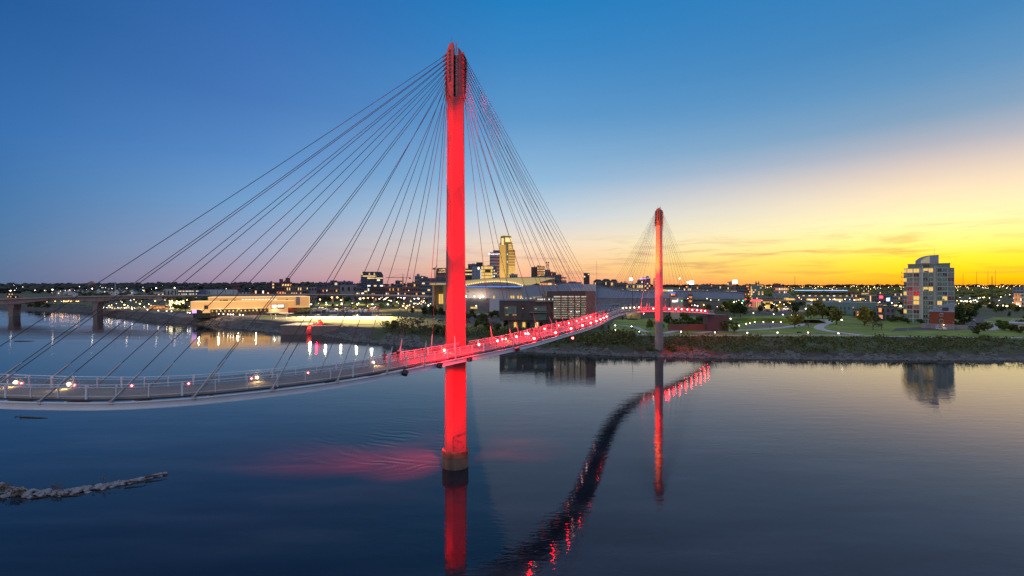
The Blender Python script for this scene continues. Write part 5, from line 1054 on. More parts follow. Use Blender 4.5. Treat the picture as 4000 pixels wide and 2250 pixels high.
for f in range(NF):
    b = 0
    for p0, p1, n in faces:
        for j in range(n):
            a = p0.lerp(p1, (j + .07) / n); c_ = p0.lerp(p1, (j + .90) / n); d = (c_ - a); nn = Vector((d.y, -d.x, 0)).normalized()
            z0, z1 = fh * f + .3, fh * (f + 1) - .35
            m = lit_gold if litset.get((f, b)) else (glass_teal if (b + f) % 4 else glass_dark)
            if cnt < 98:
                q = [a + nn * .02, c_ + nn * .02, c_ + nn * .16, a + nn * .16]; mb = MB().add([Vector((v.x, v.y, z0)) for v in q] + [Vector((v.x, v.y, z1)) for v in q], [(0, 1, 2, 3), (7, 6, 5, 4), (0, 4, 5, 1), (1, 5, 6, 2), (2, 6, 7, 3), (3, 7, 4, 0)])
                w_ = mb.build('window', m, t); cnt += 1
                mid = (a + c_) / 2 + nn * .2; MB().box(mid.x - .07, mid.x + .07, mid.y - .06, mid.y + .04, z0, z1).build('mullion', slab_m, w_)
            b += 1
for f in range(1, NF):           # recessed balconies in the centre and at the left corner
    for px0, px1, y in ((3609, 3628, -2.9), (3674, 3688, 1.0)):
        bo = MB().box(xx(px0), xx(px1), y, y + .9 if y < 0 else y + 1.5, fh * f + .12, fh * f + .22).build('balcony', slab_m, t); MB().box(xx(px0), xx(px1), y - .03, y + .03, fh * f + .25, fh * f + 1.15).build('glass_rail', glass_teal, bo)
    if f > 7: bo = MB().box(xx(3525) - 1.4, xx(3532), 3, 8, fh * f, fh * f + .2).build('balcony', WALL['pink'], t); MB().box(xx(3525) - 1.4, xx(3525) - 1.3, 3, 8, fh * f + .2, fh * f + 1.2).build('glass_rail', WALL['pink'], bo)
for px in (3602, 3650, 3658): MB().box(xx(px), xx(px + 3.4), -3.0 if px < 3655 else -1.2, 0, 0, ztop + 1).build('pier', pale_con, t)
MB().box(xx(3544), xx(3710), 3, 22, ztop, zz(1029)).build('setback_storey', glass_teal, t); MB().box(xx(3542), xx(3712), 2.4, 22.6, zz(1030.5), zz(1028.5)).build('roof', WALL['pink'], t)
for i in range(3): MB().box(xx(3606 + 9 * i), xx(3612 + 9 * i), 2.3, 2.96, ztop + .4, zz(1032)).build('window', glass_dark, t)
crown = [(3574, 1027.5), (3574, 1017), (3579, 1012), (3588, 1006.5), (3600, 1001.5), (3615, 998), (3632, 996), (3667, 995), (3667, 1027.5)]
MB().ext([(xx(a), zz(b)) for a, b in crown], 5, 18).build('crown', WALL['bluegrey'], t)
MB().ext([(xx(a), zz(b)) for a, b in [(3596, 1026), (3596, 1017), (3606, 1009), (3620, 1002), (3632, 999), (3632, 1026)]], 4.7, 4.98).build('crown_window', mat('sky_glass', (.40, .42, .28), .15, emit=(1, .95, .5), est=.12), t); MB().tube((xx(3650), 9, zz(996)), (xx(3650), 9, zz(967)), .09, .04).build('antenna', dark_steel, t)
Yx = 256; k = Yx / F; cx = (3678 - 2000) * k; zb = gz(cx, Yx); xx = lambda px: (px - 3678) * k; zz = lambda py: H - (py - 1125) * k - zb
t = face(thing('brick_annex', 'red brick garage annex with a curved grey attic at the foot of the apartment tower', 'building', (cx, Yx, zb)), 3678)
MB().box(xx(3630), xx(3728), 0, 14, zz(1265), zz(1217)).build('brick_wall', mat('annex_brick', (.20, .055, .03), .85, noise=.15, nscale=.6), t); MB().box(xx(3629.5), xx(3728.5), -.12, 14.1, -1, zz(1265)).build('stone_base', WALL['grey'], t); MB().box(xx(3629), xx(3729), -.25, 14.3, zz(1218), zz(1216)).build('cornice', roof_pale, t)
MB().ext([(xx(3634), zz(1216)), (xx(3728), zz(1216)), (xx(3728), zz(1185)), (xx(3712), zz(1186)), (xx(3694), zz(1190)), (xx(3672), zz(1197)), (xx(3650), zz(1206))], 1.2, 13).build('attic', WALL['bluegrey'], t); MB().box(xx(3681), xx(3705), 1.0, 1.17, zz(1214), zz(1201)).build('attic_window', glass_dark, t)
for y in (1224, 1248):
    wf_ = MB().box(xx(3671), xx(3684), -.14, .0, zz(y + 13), zz(y - 1)).build('window', WALL['white'], t)
    for j in range(2): MB().box(xx(3672.4 + 5.6 * j), xx(3677 + 5.6 * j), -.24, -.16, zz(y + 11.5), zz(y + .5)).build('pane', glass_dark, wf_)
MB().box(xx(3654), xx(3672), -.28, -.14, 0, zz(1269)).build('garage_door', roof_pale, t); MB().ball((xx(3686), -.5, zz(1268)), .2).build('wall_lamp', lamp_orange, t)
spot(wl(t, xx(3686), -.8, zz(1268)), wl(t, xx(3686), -1.6, 0), 420, 130, (1, .5, .1), 1, 'annex_wall_lamp', .2)
for px0, px1, yb in ((3595, 3630, 1282), (3728, 3778, 1282)): MB().box(xx(px0), xx(px1), 1, 1.6, -1, zz(1267)).build('garden_wall', WALL['grey'], t)
Yx = 250; k = Yx / F; cx = (3975 - 2000) * k; zb = gz(cx, Yx); xx = lambda px: (px - 3975) * k; zz = lambda py: H - (py - 1125) * k - zb
t = face(thing('park_pavilion', 'pale flat roofed park building with roof rails at the right edge', 'pavilion', (cx, Yx, zb)), 3975)
MB().box(xx(3942), xx(4040), 0, 12, -1, zz(1265)).build('wall', WALL['white'], t); MB().box(xx(3936), xx(4042), -1, 13, zz(1265), zz(1262)).build('roof', roof_pale, t)
for i in range(3): MB().tube((xx(3941 + 12 * i), 0, zz(1261)), (xx(3960 + 12 * i), 10, zz(1250)), .08).build('roof_rail', white_steel, t)

# ------------------------------------------------------------------ the road bridge and the elevated road
dgird = mat('weathered_girder', (.32, .215, .20), .8, noise=.12, nscale=.1); road_con = mat('road_concrete', (.36, .32, .31), .85, noise=.12, nscale=.1)
t = thing('road_bridge', 'long haunched road bridge with brown girders and concrete piers at far left', 'bridge', (0, 0, 0))
def rp(px, py, Y): return at(px, py, Y)
top = [(-700, 1190, 430), (-300, 1180, 436), (0, 1167, 442), (250, 1158, 449), (480, 1153, 456), (640, 1152.5, 460)]
tp = []
for a, b in zip(top, top[1:]):
    for i in range(6): q = i / 6; tp.append(rp(*[a[j] + (b[j] - a[j]) * q for j in range(3)]))
tp.append(rp(*top[-1])); fr = []
for i, p in enumerate(tp):
    d = tp[min(i + 1, len(tp) - 1)] - tp[max(0, i - 1)]; fr.append((p, Vector((-d.y, d.x, 0)).normalized()))
MB().sweep(fr, [(-6, -1.1), (14, -1.1), (14, 0), (13.6, 0), (13.6, -.9), (-5.6, -.9), (-5.6, .0), (-6, .0)]).build('deck', road_con, t)
def haunch(px):
    px = (px - 60) % 328; u = min(px, 328 - px) / 164; return (2.4 if px > 0 else 2.4) + 2.4 * max(0, 1 - u * 1.25)
for off in (-4.6, 12.2):
    mb = MB()
    for i in range(len(fr)):
        p, nn = fr[i]; h_ = haunch(2000 + F * p.x / p.y); q0 = p + nn * off; q1 = p + nn * (off + .5)
        mb.v += [(q0.x, q0.y, p.z - 1.1), (q1.x, q1.y, p.z - 1.1), (q1.x, q1.y, p.z - 1.1 - h_), (q0.x, q0.y, p.z - 1.1 - h_)]
    n = len(fr); mb.f = [(i * 4 + j, i * 4 + (j + 1) % 4, (i + 1) * 4 + (j + 1) % 4, (i + 1) * 4 + j) for i in range(n - 1) for j in range(4)]; mb.m = [0] * len(mb.f); mb.build('girder', dgird, t)
for px in (17, 55, 98, 135, 190, 240, 290, 330, 372, 405, 445, 505, 560):
    p = min(tp, key=lambda q: abs(2000 + F * q.x / q.y - px)); h_ = haunch(px); q = at(px, 1125, p.y - 4.9); MB().box(q.x - .16, q.x + .16, q.y - .3, q.y, p.z - 1.1 - h_, p.z - 1.1).build('stiffener', WALL['grey'], t)
for px in (-270, 55, 382):
    p = min(tp, key=lambda q: abs(2000 + F * q.x / q.y - px)); q = at(px, 1125, p.y); zt_ = p.z - 1.1 - haunch(px)
    MB().ext([(q.x - 1.9, -2), (q.x + 1.9, -2), (q.x + 2.0, zt_ - 5), (q.x + 2.8, zt_ - 2), (q.x + 2.8, zt_), (q.x - 2.8, zt_), (q.x - 2.8, zt_ - 2), (q.x - 2.0, zt_ - 5)], q.y - 3, q.y + 4).build('pier', mat('pier_concrete', (.24, .185, .17), .9, noise=.15, nscale=.2) if px == -270 else bpy.data.materials['pier_concrete'], t)
t = thing('elevated_road', 'thin grey elevated road on columns running behind the museum', 'viaduct', (0, 0, 0))
el = [(640, 1153, 466), (900, 1150, 490), (1150, 1148, 505), (1350, 1149, 500), (1560, 1152, 480), (1690, 1157, 455)]
tp2 = []
for a, b in zip(el, el[1:]):
    for i in range(6): q = i / 6; tp2.append(at(*[a[j] + (b[j] - a[j]) * q for j in range(3)]))
tp2.append(at(*el[-1])); fr = []
for i, p in enumerate(tp2): d = tp2[min(i + 1, len(tp2) - 1)] - tp2[max(0, i - 1)]; fr.append((p, Vector((-d.y, d.x, 0)).normalized()))
MB().sweep(fr, [(-5, -1.0), (9, -1.0), (9, .2), (8.7, .2), (8.7, -.7), (-4.7, -.7), (-4.7, .2), (-5, .2)]).build('deck', road_con, t); MB().sweep(fr, [(-4, -2.4), (8, -2.4), (8, -1.02), (-4, -1.02)]).build('girder', WALL['slate'], t)
for px in (650, 684, 720, 756, 1300, 1340, 1380, 1460, 1540, 1600, 1650):
    p = min(tp2, key=lambda q: abs(2000 + F * q.x / q.y - px)); q = at(px, 1125, p.y + 2); MB().box(q.x - .7, q.x + .7, q.y - .8, q.y + .8, gz(q.x, q.y) - 1, p.z - 2.4).build('column', road_con, t)
# ------------------------------------------------------------------ lamps
LAMPS = []
def lamp_proto(kind, m):
    if kind == 'bollard': return [('post', MB().tube((0, 0, -.1), (0, 0, .75), .09, .08, 8).mesh('post', dark_steel)), ('lamp_head', MB().tube((0, 0, .74), (0, 0, .8), .26, .26, 10).ball((0, 0, .98), .30, 8, 5, .7).mesh('lamp_head', m))]
    if kind == 'park': return [('pole', MB().tube((0, 0, -.1), (0, 0, 1), .016, .012, 8).mesh('pole', grey_steel)), ('lamp_head', None)]
PROTO = {}
def park_lamp(px, base, head, m, what, where, bollard=False):
    p = on_ground(px, base); t = put('bollard_lamp' if bollard else 'street_lamp', None, None, p)
    h = max(.6, (base - head) / F * p.y)
    key = ('b' if bollard else 'p') + m.name
    if bollard:
        if key not in PROTO: PROTO[key] = lamp_proto('bollard', m)
        for n_, me in PROTO[key]: put(n_, me, t)
    else:
        if key not in PROTO: PROTO[key] = (MB().tube((0, 0, -.3), (0, 0, 1), .085, .06, 8).mesh('pole', grey_steel), MB().ball((0, 0, 0), .36, 8, 6, .8).mesh('lamp_head', m))
        q = put('pole', PROTO[key][0], t); q.scale = (1, 1, h - .2); put('lamp_head', PROTO[key][1], t, (0, 0, h))
    tag(t, None, 'lamp' if bollard else 'street lamp', 'bollard lamps of the park' if bollard else 'park lamps'); LAMPS.append((t, what, where)); return t
for px, b in [(2496, 1303), (2660, 1303), (2793, 1306), (2919, 1308), (3037, 1307), (3156, 1307), (3275, 1310)]: park_lamp(px, b, b - 6, lamp_white if px != 2660 else lamp_pink, 'short bollard lamp', 'on the riverside path', True)
for px, b in [(2403, 1278), (2405, 1296), (2467, 1282)]: park_lamp(px, b, b - 4, lamp_white, 'short bollard lamp', 'in the garden below the bridge', True)
for px, b in [(2915, 1272), (2929, 1269), (2948, 1264), (2982, 1264), (3020, 1264), (3050, 1264)]: park_lamp(px, b, b - 5, lamp_yellow, 'low warm lamp', 'on the rim of the amphitheatre', True)
for px, b in [(2861, 1280), (2887, 1278)]: park_lamp(px, b, b - 5, lamp_white, 'low lamp', 'between the two small park trees', True)
for px, b, h, lb in [(2854, 1293, 1245, 'by the two small trees'), (3117, 1262, 1233, 'above the amphitheatre steps'), (3147, 1254, 1206, 'at the head of the winding path'), (3288, 1305, 1250, 'beside the foot of the winding path'), (2943, 1230, 1223, 'behind the amphitheatre lawn'), (3022, 1232, 1227, 'behind the amphitheatre lawn'), (3058, 1234, 1229, 'behind the amphitheatre lawn'), (3090, 1236, 1231, 'behind the amphitheatre lawn'), (3139, 1242, 1236, 'behind the amphitheatre lawn'), (3257, 1236, 1225, 'among the row house trees'), (3552, 1254, 1241, 'left of the brick annex'), (3546, 1300, 1275, 'beside the access road'), (3724, 1298, 1262, 'beside the access road')]:
    park_lamp(px, b, h, lamp_white if px not in (3546, 3724) else (lamp_yellow if px == 3552 else WALL['grey']), 'park lamp' if px not in (3546, 3724) else 'unlit slim lamp', lb)
# street lamps of the city: pole and glowing head
HEADS = {}
def street_lamp(px, py, Y, m, what, where, r=.55):
    x = (px - 2000) / F * Y; z0 = gz(x, Y); h = H - (py - 1125) / F * Y - z0
    if h < 1.2: h = 1.2
    t = put('street_lamp', None, None, (x, Y, z0)); key = (m.name, round(r, 2))
    if key not in HEADS: HEADS[key] = MB().ball((0, 0, 0), r, 6, 4, .8).mesh('lamp_head', m)
    if 'pole' not in HEADS: HEADS['pole'] = MB().tube((0, 0, -.5), (0, 0, 1), .12, .09, 5).mesh('pole', grey_steel)
    q = put('pole', HEADS['pole'], t); q.scale = (1, 1, h); put('lamp_head', HEADS[key], t, (0, 0, h)); tag(t, None, 'street lamp', 'street lamps of the city'); LAMPS.append((t, what, where))
CN = {lamp_white.name: 'white street lamp', lamp_orange.name: 'orange street lamp', lamp_yellow.name: 'yellow street lamp', lamp_pink.name: 'pinkish street lamp', lamp_red.name: 'red signal lamp', lamp_green.name: 'green signal lamp'}
def lamps(px0, px1, py0, py1, Y0, Y1, n, cols, where, seed, r=.5):
    g = random.Random(seed)
    for i in range(n):
        px = px0 + (px1 - px0) * (i + g.uniform(.1, .9)) / n; py = g.uniform(py0, py1); f_ = (py - py0) / max(1, py1 - py0); Y = Y1 + (Y0 - Y1) * f_
        m = g.choice(cols); street_lamp(px, py, Y * g.uniform(.95, 1.05), m, CN[m.name], where, r * g.choice((.5, .65, .8, 1.0, 1.4)))
W, O_, Yl_, P = lamp_white, lamp_orange, lamp_yellow, lamp_pink
lamps(2650, 2780, 1165, 1198, 370, 560, 16, [W, P, O_, Yl_], 'beyond the bridge end', 51, .45)
lamps(2780, 2935, 1150, 1200, 380, 750, 20, [W, Yl_, O_, P, lamp_red], 'left of the green glass office', 52, .5)
lamps(2985, 3110, 1180, 1200, 400, 520, 14, [W, O_, Yl_], 'along the right car park', 53, .45)
lamps(3110, 3340, 1160, 1180, 430, 600, 16, [Yl_, W, O_], 'in front of the ballpark', 54, .5)
lamps(3340, 3525, 1150, 1196, 420, 800, 22, [W, O_, Yl_], 'left of the apartment tower', 55, .55)
lamps(3732, 3850, 1160, 1186, 430, 700, 16, [Yl_, Yl_, W, O_], 'right of the apartment tower', 56, .5)
lamps(3850, 3995, 1150, 1196, 400, 900, 18, [W, P, O_, Yl_], 'along the far streets at right', 57, .5)
for px, py, m in [(2934, 1175, lamp_red), (2912, 1169, lamp_red), (2903, 1174, lamp_green), (2929, 1192, lamp_red), (2884, 1184, lamp_red)]: street_lamp(px, py, 480, m, CN[m.name], 'over the crossing left of the orange restaurant', .8)
lamps(410, 560, 1168, 1195, 480, 640, 14, [O_, W, Yl_, P], 'left of the golden lit trees', 58, .5)
lamps(560, 760, 1163, 1200, 470, 640, 16, [W, Yl_, O_], 'under the elevated road left of the museum', 59, .5)
for k, px in enumerate([733, 742, 765, 775, 783, 793, 810, 824, 855, 873, 890, 901, 911, 937, 949]):
    park_lamp(px, 1238 + (px - 733) * .04, 1222 + (px - 733) * .04, lamp_white, 'white globe lamp', 'on the promenade before the museum')
for px, py in ((516, 1207), (576, 1210), (618, 1213), (651, 1215), (670, 1216)): park_lamp(px, py + 9, py, lamp_white, 'white globe lamp', 'on the promenade left of the museum')
for px, py in ((1250, 1170), (1332, 1172), (1405, 1167), (1420, 1165), (1437, 1164), (1397, 1192), (1296, 1162), (1318, 1162), (1457, 1163)): street_lamp(px, py, 500, lamp_orange, 'orange street lamp', 'above the left car park', .75)
lamps(1480, 1530, 1158, 1175, 480, 560, 9, [Yl_, W, P], 'under the elevated road left of the near mast', 60, .55)
lamps(1550, 1660, 1158, 1168, 470, 540, 22, [P, W, P], 'in the pink lit row left of the near mast', 61, .55)
lamps(1545, 1660, 1174, 1204, 400, 500, 18, [Yl_, O_, W], 'left of the near mast', 62, .5)
lamps(1230, 1480, 1180, 1200, 400, 480, 8, [W], 'on the green embankment', 63, .45)
lamps(1640, 1690, 1175, 1195, 380, 450, 5, [W, O_], 'between the arena and the near mast', 64, .5)
for px, py, b in ((1820, 1180, 1200), (1860, 1195, 1240), (1955, 1210, 1255), (1985, 1243, 1265)): park_lamp(px, b, py, lamp_white if px != 1985 else lamp_yellow, 'white street lamp', 'left of the dark office block')
for px, py in ((41, 1133), (205, 1129), (360, 1125), (495, 1124), (610, 1123), (682, 1122)): 
    Y = 470; x = (px - 2000) / F * Y; z = H - (1157 - 1125) / F * Y; hh = (1157 - py) / F * Y
    t = put('street_lamp', None, None, (x, Y, z - .6)); q = put('pole', HEADS['pole'], t); q.scale = (1, 1, hh); put('lamp_head', HEADS[(lamp_white.name, .55)] if (lamp_white.name, .55) in HEADS else MB().ball((0, 0, 0), .6, 6, 4).mesh('lamp_head', lamp_white), t, (0, 0, hh)); tag(t, None, 'street lamp', 'lamps on the road bridge'); LAMPS.append((t, 'tall white lamp', 'standing on the road bridge at left'))
label_rows(LAMPS)
def mast_pole(px, top, base, Y, r, label, m=grey_steel, name='flagpole', cat='pole'):
    x = (px - 2000) / F * Y; z1 = H - (top - 1125) / F * Y; z0 = max(gz(x, Y), H - (base - 1125) / F * Y)
    tag(MB().tube((0, 0, -.5), (0, 0, z1 - z0), r, r * .55, 8).tube((0, 0, z1 - z0), (0, 0, z1 - z0 + .35), r * .9, r * .3, 8).tube((0, 0, -.5), (0, 0, .6), r * 1.9, r * 1.6, 8).build(name, m, loc=(x, Y, z0)), label, cat)
mast_pole(450, 1090, 1156, 468, .22, 'tall bare white pole rising above the road bridge at left', white_steel)
mast_pole(2471, 1078, 1200, 330, .22, 'tall dark pole just left of the far mast, above the curved hall', dark_steel, 'tall_pole')
mast_pole(3105, 1080, 1205, 400, .24, 'tall dark pole in front of the ballpark', dark_steel, 'tall_pole')
mast_pole(1980, 1090, 1215, 330, .14, 'thin dark pole in front of the arena', dark_steel, 'tall_pole')
for px, tp_, Y, lb in ((2222, 1036, 2600, 'faint lattice radio mast between the cables, left of the slim dark tower'), (2331, 1018, 2600, 'tall faint radio mast right of the slim dark tower'), (979, 1092, 2400, 'small faint radio mast on the left skyline above the museum'), (3762, 1068, 4200, 'faint radio mast nearest the apartment tower on the right horizon'), (3815, 1060, 4200, 'second faint radio mast from the apartment tower on the right horizon'), (3859, 1058, 4200, 'faint radio mast left of the power pole on the right horizon'), (3888, 1056, 4200, 'faint radio mast right of the power pole on the right horizon')):
    mast_pole(px, tp_, 1120, Y, 1.0 * Y / 2600, lb, grey_steel if px < 3000 else dark_steel, 'radio_mast', 'radio mast')
Y = 520; x = (3875 - 2000) / F * Y; t = thing('power_pole', 'tall steel power pole with short crossarms at right', 'power pole', (x, Y, gz(x, Y))); hh = H - (1077 - 1125) / F * Y - gz(x, Y)
MB().tube((0, 0, -1), (0, 0, hh), .55, .25, 8).build('pole', dark_steel, t)
for i, z in enumerate((hh - 2.5, hh - 5, hh - 7.5, hh - 10, hh - 12.5)): MB().tube((0, 0, z), (2.2 if i % 2 else 1.6, 0, z + .3), .14, .08, 5).build('crossarm', dark_steel, t)
def crane(px, base, top, Y, jib0, jib1, jy, label):
    x = (px - 2000) / F * Y; zb = H - (base - 1125) / F * Y; k = Y / F; hz_ = (base - jy) * k; t = thing('tower_crane', label, 'crane', (x, Y, zb)); cs = mat('crane_steel', (.30, .20, .12), .6) if 'crane_steel' not in bpy.data.materials else bpy.data.materials['crane_steel']
    mb = MB()
    for a in (-1, 1):
        for b in (-1, 1): mb.tube((a, b, -5), (a, b, hz_), .28)
    for i in range(10): mb.tube((-1, -1, hz_ * i / 10), (1, -1, hz_ * (i + 1) / 10), .2)
    mb.build('mast', cs, t); MB().tube((0, 0, hz_), (0, 0, (base - top) * k), .9, .4).build('apex', cs, t)
    mb = MB().tube(((jib0 - px) * k, 0, hz_ + .3), ((jib1 - px) * k, 0, hz_ + .3), .55, .55, 4).tube((0, 0, hz_ + 1.6), ((jib0 - px) * k, 0, hz_ + .6), .2)
    mb.tube((0, 0, (base - top) * k), ((jib0 - px) * k * .8, 0, hz_ + .6), .12).tube((0, 0, (base - top) * k), ((jib1 - px) * k, 0, hz_ + .6), .12); mb.build('jib', cs, t)
    MB().box((jib1 - px) * k - 2, (jib1 - px) * k + 1.5, -1, 1, hz_ - 2.2, hz_ + .3).build('counterweight', dark_steel, t)
crane(1574, 1118, 1070, 950, 1507, 1602, 1085, 'tower crane with a long level jib right of the blue glass block')
Y = 950; x = (1699 - 2000) / F * Y; k = Y / F; t = thing('luffing_crane', 'small crane with a raised jib at the left shoulder of the brown tower', 'crane', (x, Y, H - (1085 - 1125) * k))
MB().tube((0, 0, -6), (0, 0, 38 * k), 1.3, 1.1, 4).build('mast', bpy.data.materials['crane_steel'], t); MB().tube((0, 0, 38 * k), (10 * k, 0, 51 * k), .7, .4, 4).build('jib', dark_steel, t); MB().box(-4.5, 1.5, -1, 1, 32 * k, 38 * k).build('cab', dark_steel, t)
# lights of the far hills: specks nobody could count
def specks(name, px0, px1, Y0, Y1, n, m, seed, label, h0=2, h1=9, s=.9):
    g = random.Random(seed); mb = MB()
    for _ in range(n):
        Y = g.uniform(Y0, Y1); px = g.uniform(px0, px1); x = (px - 2000) / F * Y; r = s * g.uniform(.5, 1.2) * Y / 1800; z = gz(x, Y) + g.uniform(h0, h1); mb.ball((x, Y - 8, z), r, 5, 3)
    tag(mb.build(name, m), label, kind='stuff')
specks('distant_lights', 0, 1000, 1000, 2200, 75, lamp_white, 71, 'white specks of light scattered over the left hills', 8, 16)
specks('distant_lights', 2650, 4100, 1200, 4500, 140, lamp_yellow, 72, 'warm specks of light scattered over the flat city under the sunset', 8, 16, .8)
specks('distant_lights', 2650, 4100, 900, 3500, 90, lamp_orange, 73, 'orange specks of light scattered over the flat city under the sunset', 6, 12, .8)
specks('distant_lights', 3740, 4100, 2500, 4500, 26, lamp_white, 74, 'white specks below the ridge at far right', 10, 20, .45)
specks('distant_lights', 1500, 2480, 800, 1400, 50, lamp_yellow, 75, 'warm specks between the city centre blocks', 2, 14, .9)
specks('string_lights', 195, 335, 640, 660, 80, lamp_orange, 76, 'long band of small orange lights under the road bridge at left', 2, 7, 1.0)
specks('tree_lights', 684, 742, 448, 462, 130, lamp_yellow, 77, 'golden string lights in the trees left of the museum', 1, 9, .9)
specks('string_lights', 420, 640, 470, 480, 60, lamp_white, 78, 'tiny white lights along the quay left of the museum', .6, 2.2, .7)
# white houses on the left hill
HS = []
for i in range(34):
    g = random.Random(900 + i); px = 240 + i * 9 + g.uniform(-4, 4); Y = g.uniform(1000, 1450); x = (px - 2000) / F * Y; s = g.uniform(.8, 1.3)
    t = put('hill_house', None, None, (x, Y - 6, gz(x, Y) + 3.5)); a = 4.0 * s
    MB().box(-a, a, -3, 3, -6, 5 * s).ext([(-a, 5 * s), (a, 5 * s), (0, 8.6 * s)], -3, 3).build('wall', WALL['white'] if i % 3 else WALL['tan'], t); MB().ext([(-a - .5, 4.9 * s), (0, 8.8 * s), (a + .5, 4.9 * s), (a + .5, 5.3 * s), (0, 9.3 * s), (-a - .5, 5.3 * s)], -3.4, 3.3).build('roof', roof_dark, t); MB().box(-1.2, 1.2, -3.2, -3.02, 1.5, 3.6).build('window', lit_white if i % 4 == 0 else glass_dark, t)
    tag(t, None, 'house', 'houses on the left hill'); HS.append((t, 'small gabled white house' if i % 3 else 'small gabled tan house', 'on the wooded hill at left'))
label_rows(HS)

# ------------------------------------------------------------------ cars
CARM = {}
paints = dict(white=(.6, .6, .62), silver=(.32, .33, .35), black=(.02, .02, .025), red=(.35, .02, .02), blue=(.03, .06, .18), grey=(.12, .12, .13))
tyre = mat('tyre', (.02, .02, .02), .9)
def car_mesh(c_):
    if c_ in CARM: return CARM[c_]
    pm_ = mat('car_paint_' + c_, paints[c_], .3, spec=.6); mb = MB()
    mb.ext([(-2.2, .35), (2.2, .35), (2.25, .8), (1.9, .95), (1.1, 1.02), (.5, 1.48), (-1.2, 1.5), (-1.85, 1.02), (-2.25, .92)], -.88, .88, 0)
    mb.ext([(.98, 1.03), (.46, 1.42), (-1.15, 1.43), (-1.7, 1.03)], -.90, .90, 1)
    for x in (-1.35, 1.35):
        for y in (-.9, .72): mb.tube((x, y, .34), (x, y + .18, .34), .34, .34, 10, 2)
    for y in (-.65, .4): mb.box(2.2, 2.27, y, y + .28, .62, .78, 3); mb.box(-2.28, -2.2, y, y + .28, .72, .86, 4)
    CARM[c_] = mb.mesh('car', [pm_, glass_dark, tyre, mat('headlamp_off', (.6, .6, .6), .2), mat('tail_lamp', (.3, .01, .01), .3)]); return CARM[c_]
CARS = []
def car(x, y, rz, c_, where, z=None):
    o = put('parked_car', car_mesh(c_), None, (x, y, (gz(x, y) + .11) if z is None else z), rz); tag(o, None, 'car', 'parked cars'); CARS.append((o, 'parked %s car' % c_, where)); return o
g = random.Random(81)
for py, lo_, hi_, wh in ((1206, 1250, 1490, 'in the back row of the left car park'), (1211, 1235, 1488, 'in the third row of the left car park'), (1216, 1225, 1485, 'in the second row of the left car park'), (1222, 1222, 1470, 'in the front row of the left car park')):
    a = on_ground(lo_, py); b = on_ground(hi_, py); n = int((b - a).length / 3.2)
    for i in range(n):
        if g.random() < .72: p = a.lerp(b, i / n); car(p.x, p.y + g.uniform(-.4, .4), R(90) + g.uniform(-.05, .05), g.choice(['white', 'silver', 'black', 'grey', 'red', 'blue', 'white', 'silver']), wh)
for py, lo_, hi_, wh in ((1206, 2990, 3075, 'in the back row of the right car park'), (1211, 2990, 3085, 'in the second row of the right car park'), (1217, 3000, 3095, 'in the front row of the right car park')):
    a = on_ground(lo_, py); b = on_ground(hi_, py); n = int((b - a).length / 2.9)
    for i in range(n):
        if g.random() < .8: p = a.lerp(b, i / n); car(p.x, p.y, R(90), g.choice(['white', 'silver', 'white', 'grey', 'black']), wh)
label_rows(CARS)
for px, py, c_, rz, lb in ((3678, 1290, 'white', 1.6, 'white car seen from behind under the orange wall lamp of the brick annex'), (3793, 1256, 'silver', 2.0, 'silver car by the tall dark tree right of the brick annex'), (3804, 1277, 'silver', 1.8, 'silver van-like car on the access road right of the brick annex'), (3863, 1268, 'white', 2.6, 'white car turning in at the far side of the access road'), (1825, 1260, 'red', .2, 'dark red car on the street just right of the near mast'), (1900, 1250, 'white', .3, 'white car on the street before the dark office block'), (1706, 1250, 'silver', .4, 'silver car on the street just left of the near mast'), (1720, 1258, 'grey', .4, 'grey car on the street just left of the near mast')):
    p = on_ground(px, py); o = car(p.x, p.y, rz, c_, ''); CARS.pop(); o['label'] = lb
for px, c_, lb in ((205, 'red', 'red car crossing the road bridge under its second lamp'), (90, 'red', 'red car crossing the road bridge near the left edge'), (500, 'white', 'white car crossing the road bridge above the museum trees')):
    p = min(tp, key=lambda q: abs(2000 + F * q.x / q.y - px)); o = car(p.x, p.y + 1, .05, c_, '', p.z - .35); CARS.pop(); o['label'] = lb
p = tp2[8]; o = car(p.x, p.y, .05, 'red', '', p.z - .1); CARS.pop(); o['label'] = 'red car on the elevated road above the museum'

for px, py in ((1250, 1205), (1310, 1210), (1370, 1214), (1430, 1208), (1480, 1214), (1560, 1208), (1640, 1212), (3010, 1210), (3070, 1212), (2700, 1205), (2780, 1208), (600, 1206), (500, 1204), (2730, 1190), (2830, 1196), (2900, 1190), (2960, 1196), (3130, 1184), (3220, 1178), (3300, 1182), (3450, 1192), (3500, 1200), (3760, 1190), (3830, 1184), (3900, 1196), (3970, 1190), (1290, 1192), (1420, 1190), (680, 1208), (740, 1212)):
    q = on_ground(px, py); spot(q + Vector((0, 0, 11)), q, 3.2e4, 150, (1, .60, .25), .6, 'street_lamp_pool', .4)
# ------------------------------------------------------------------ quay: wall, courts, canopies, sculpture
def wall_line(name, pts, h, m, label, cat, w=.6, lift=0):
    q = [on_ground(*p) for p in pts]; mb = MB(); o0 = q[0]
    for a, b in zip(q, q[1:]):
        d = (b - a).normalized(); n_ = Vector((-d.y, d.x, 0)) * w / 2; zt = max(a.z, b.z) + h; vs = [a - n_, b - n_, b + n_, a + n_]
        mb.add([Vector((v.x, v.y, -1.5)) - Vector((o0.x, o0.y, 0)) for v in vs] + [Vector((v.x, v.y, zt)) - Vector((o0.x, o0.y, 0)) for v in vs], [(0, 3, 2, 1), (4, 5, 6, 7), (0, 1, 5, 4), (1, 2, 6, 5), (2, 3, 7, 6), (3, 0, 4, 7)])
    return tag(mb.build(name, m, loc=(o0.x, o0.y, 0)), label, cat)
quay_c = mat('quay_concrete', (.20, .155, .145), .85, noise=.15, nscale=.3)
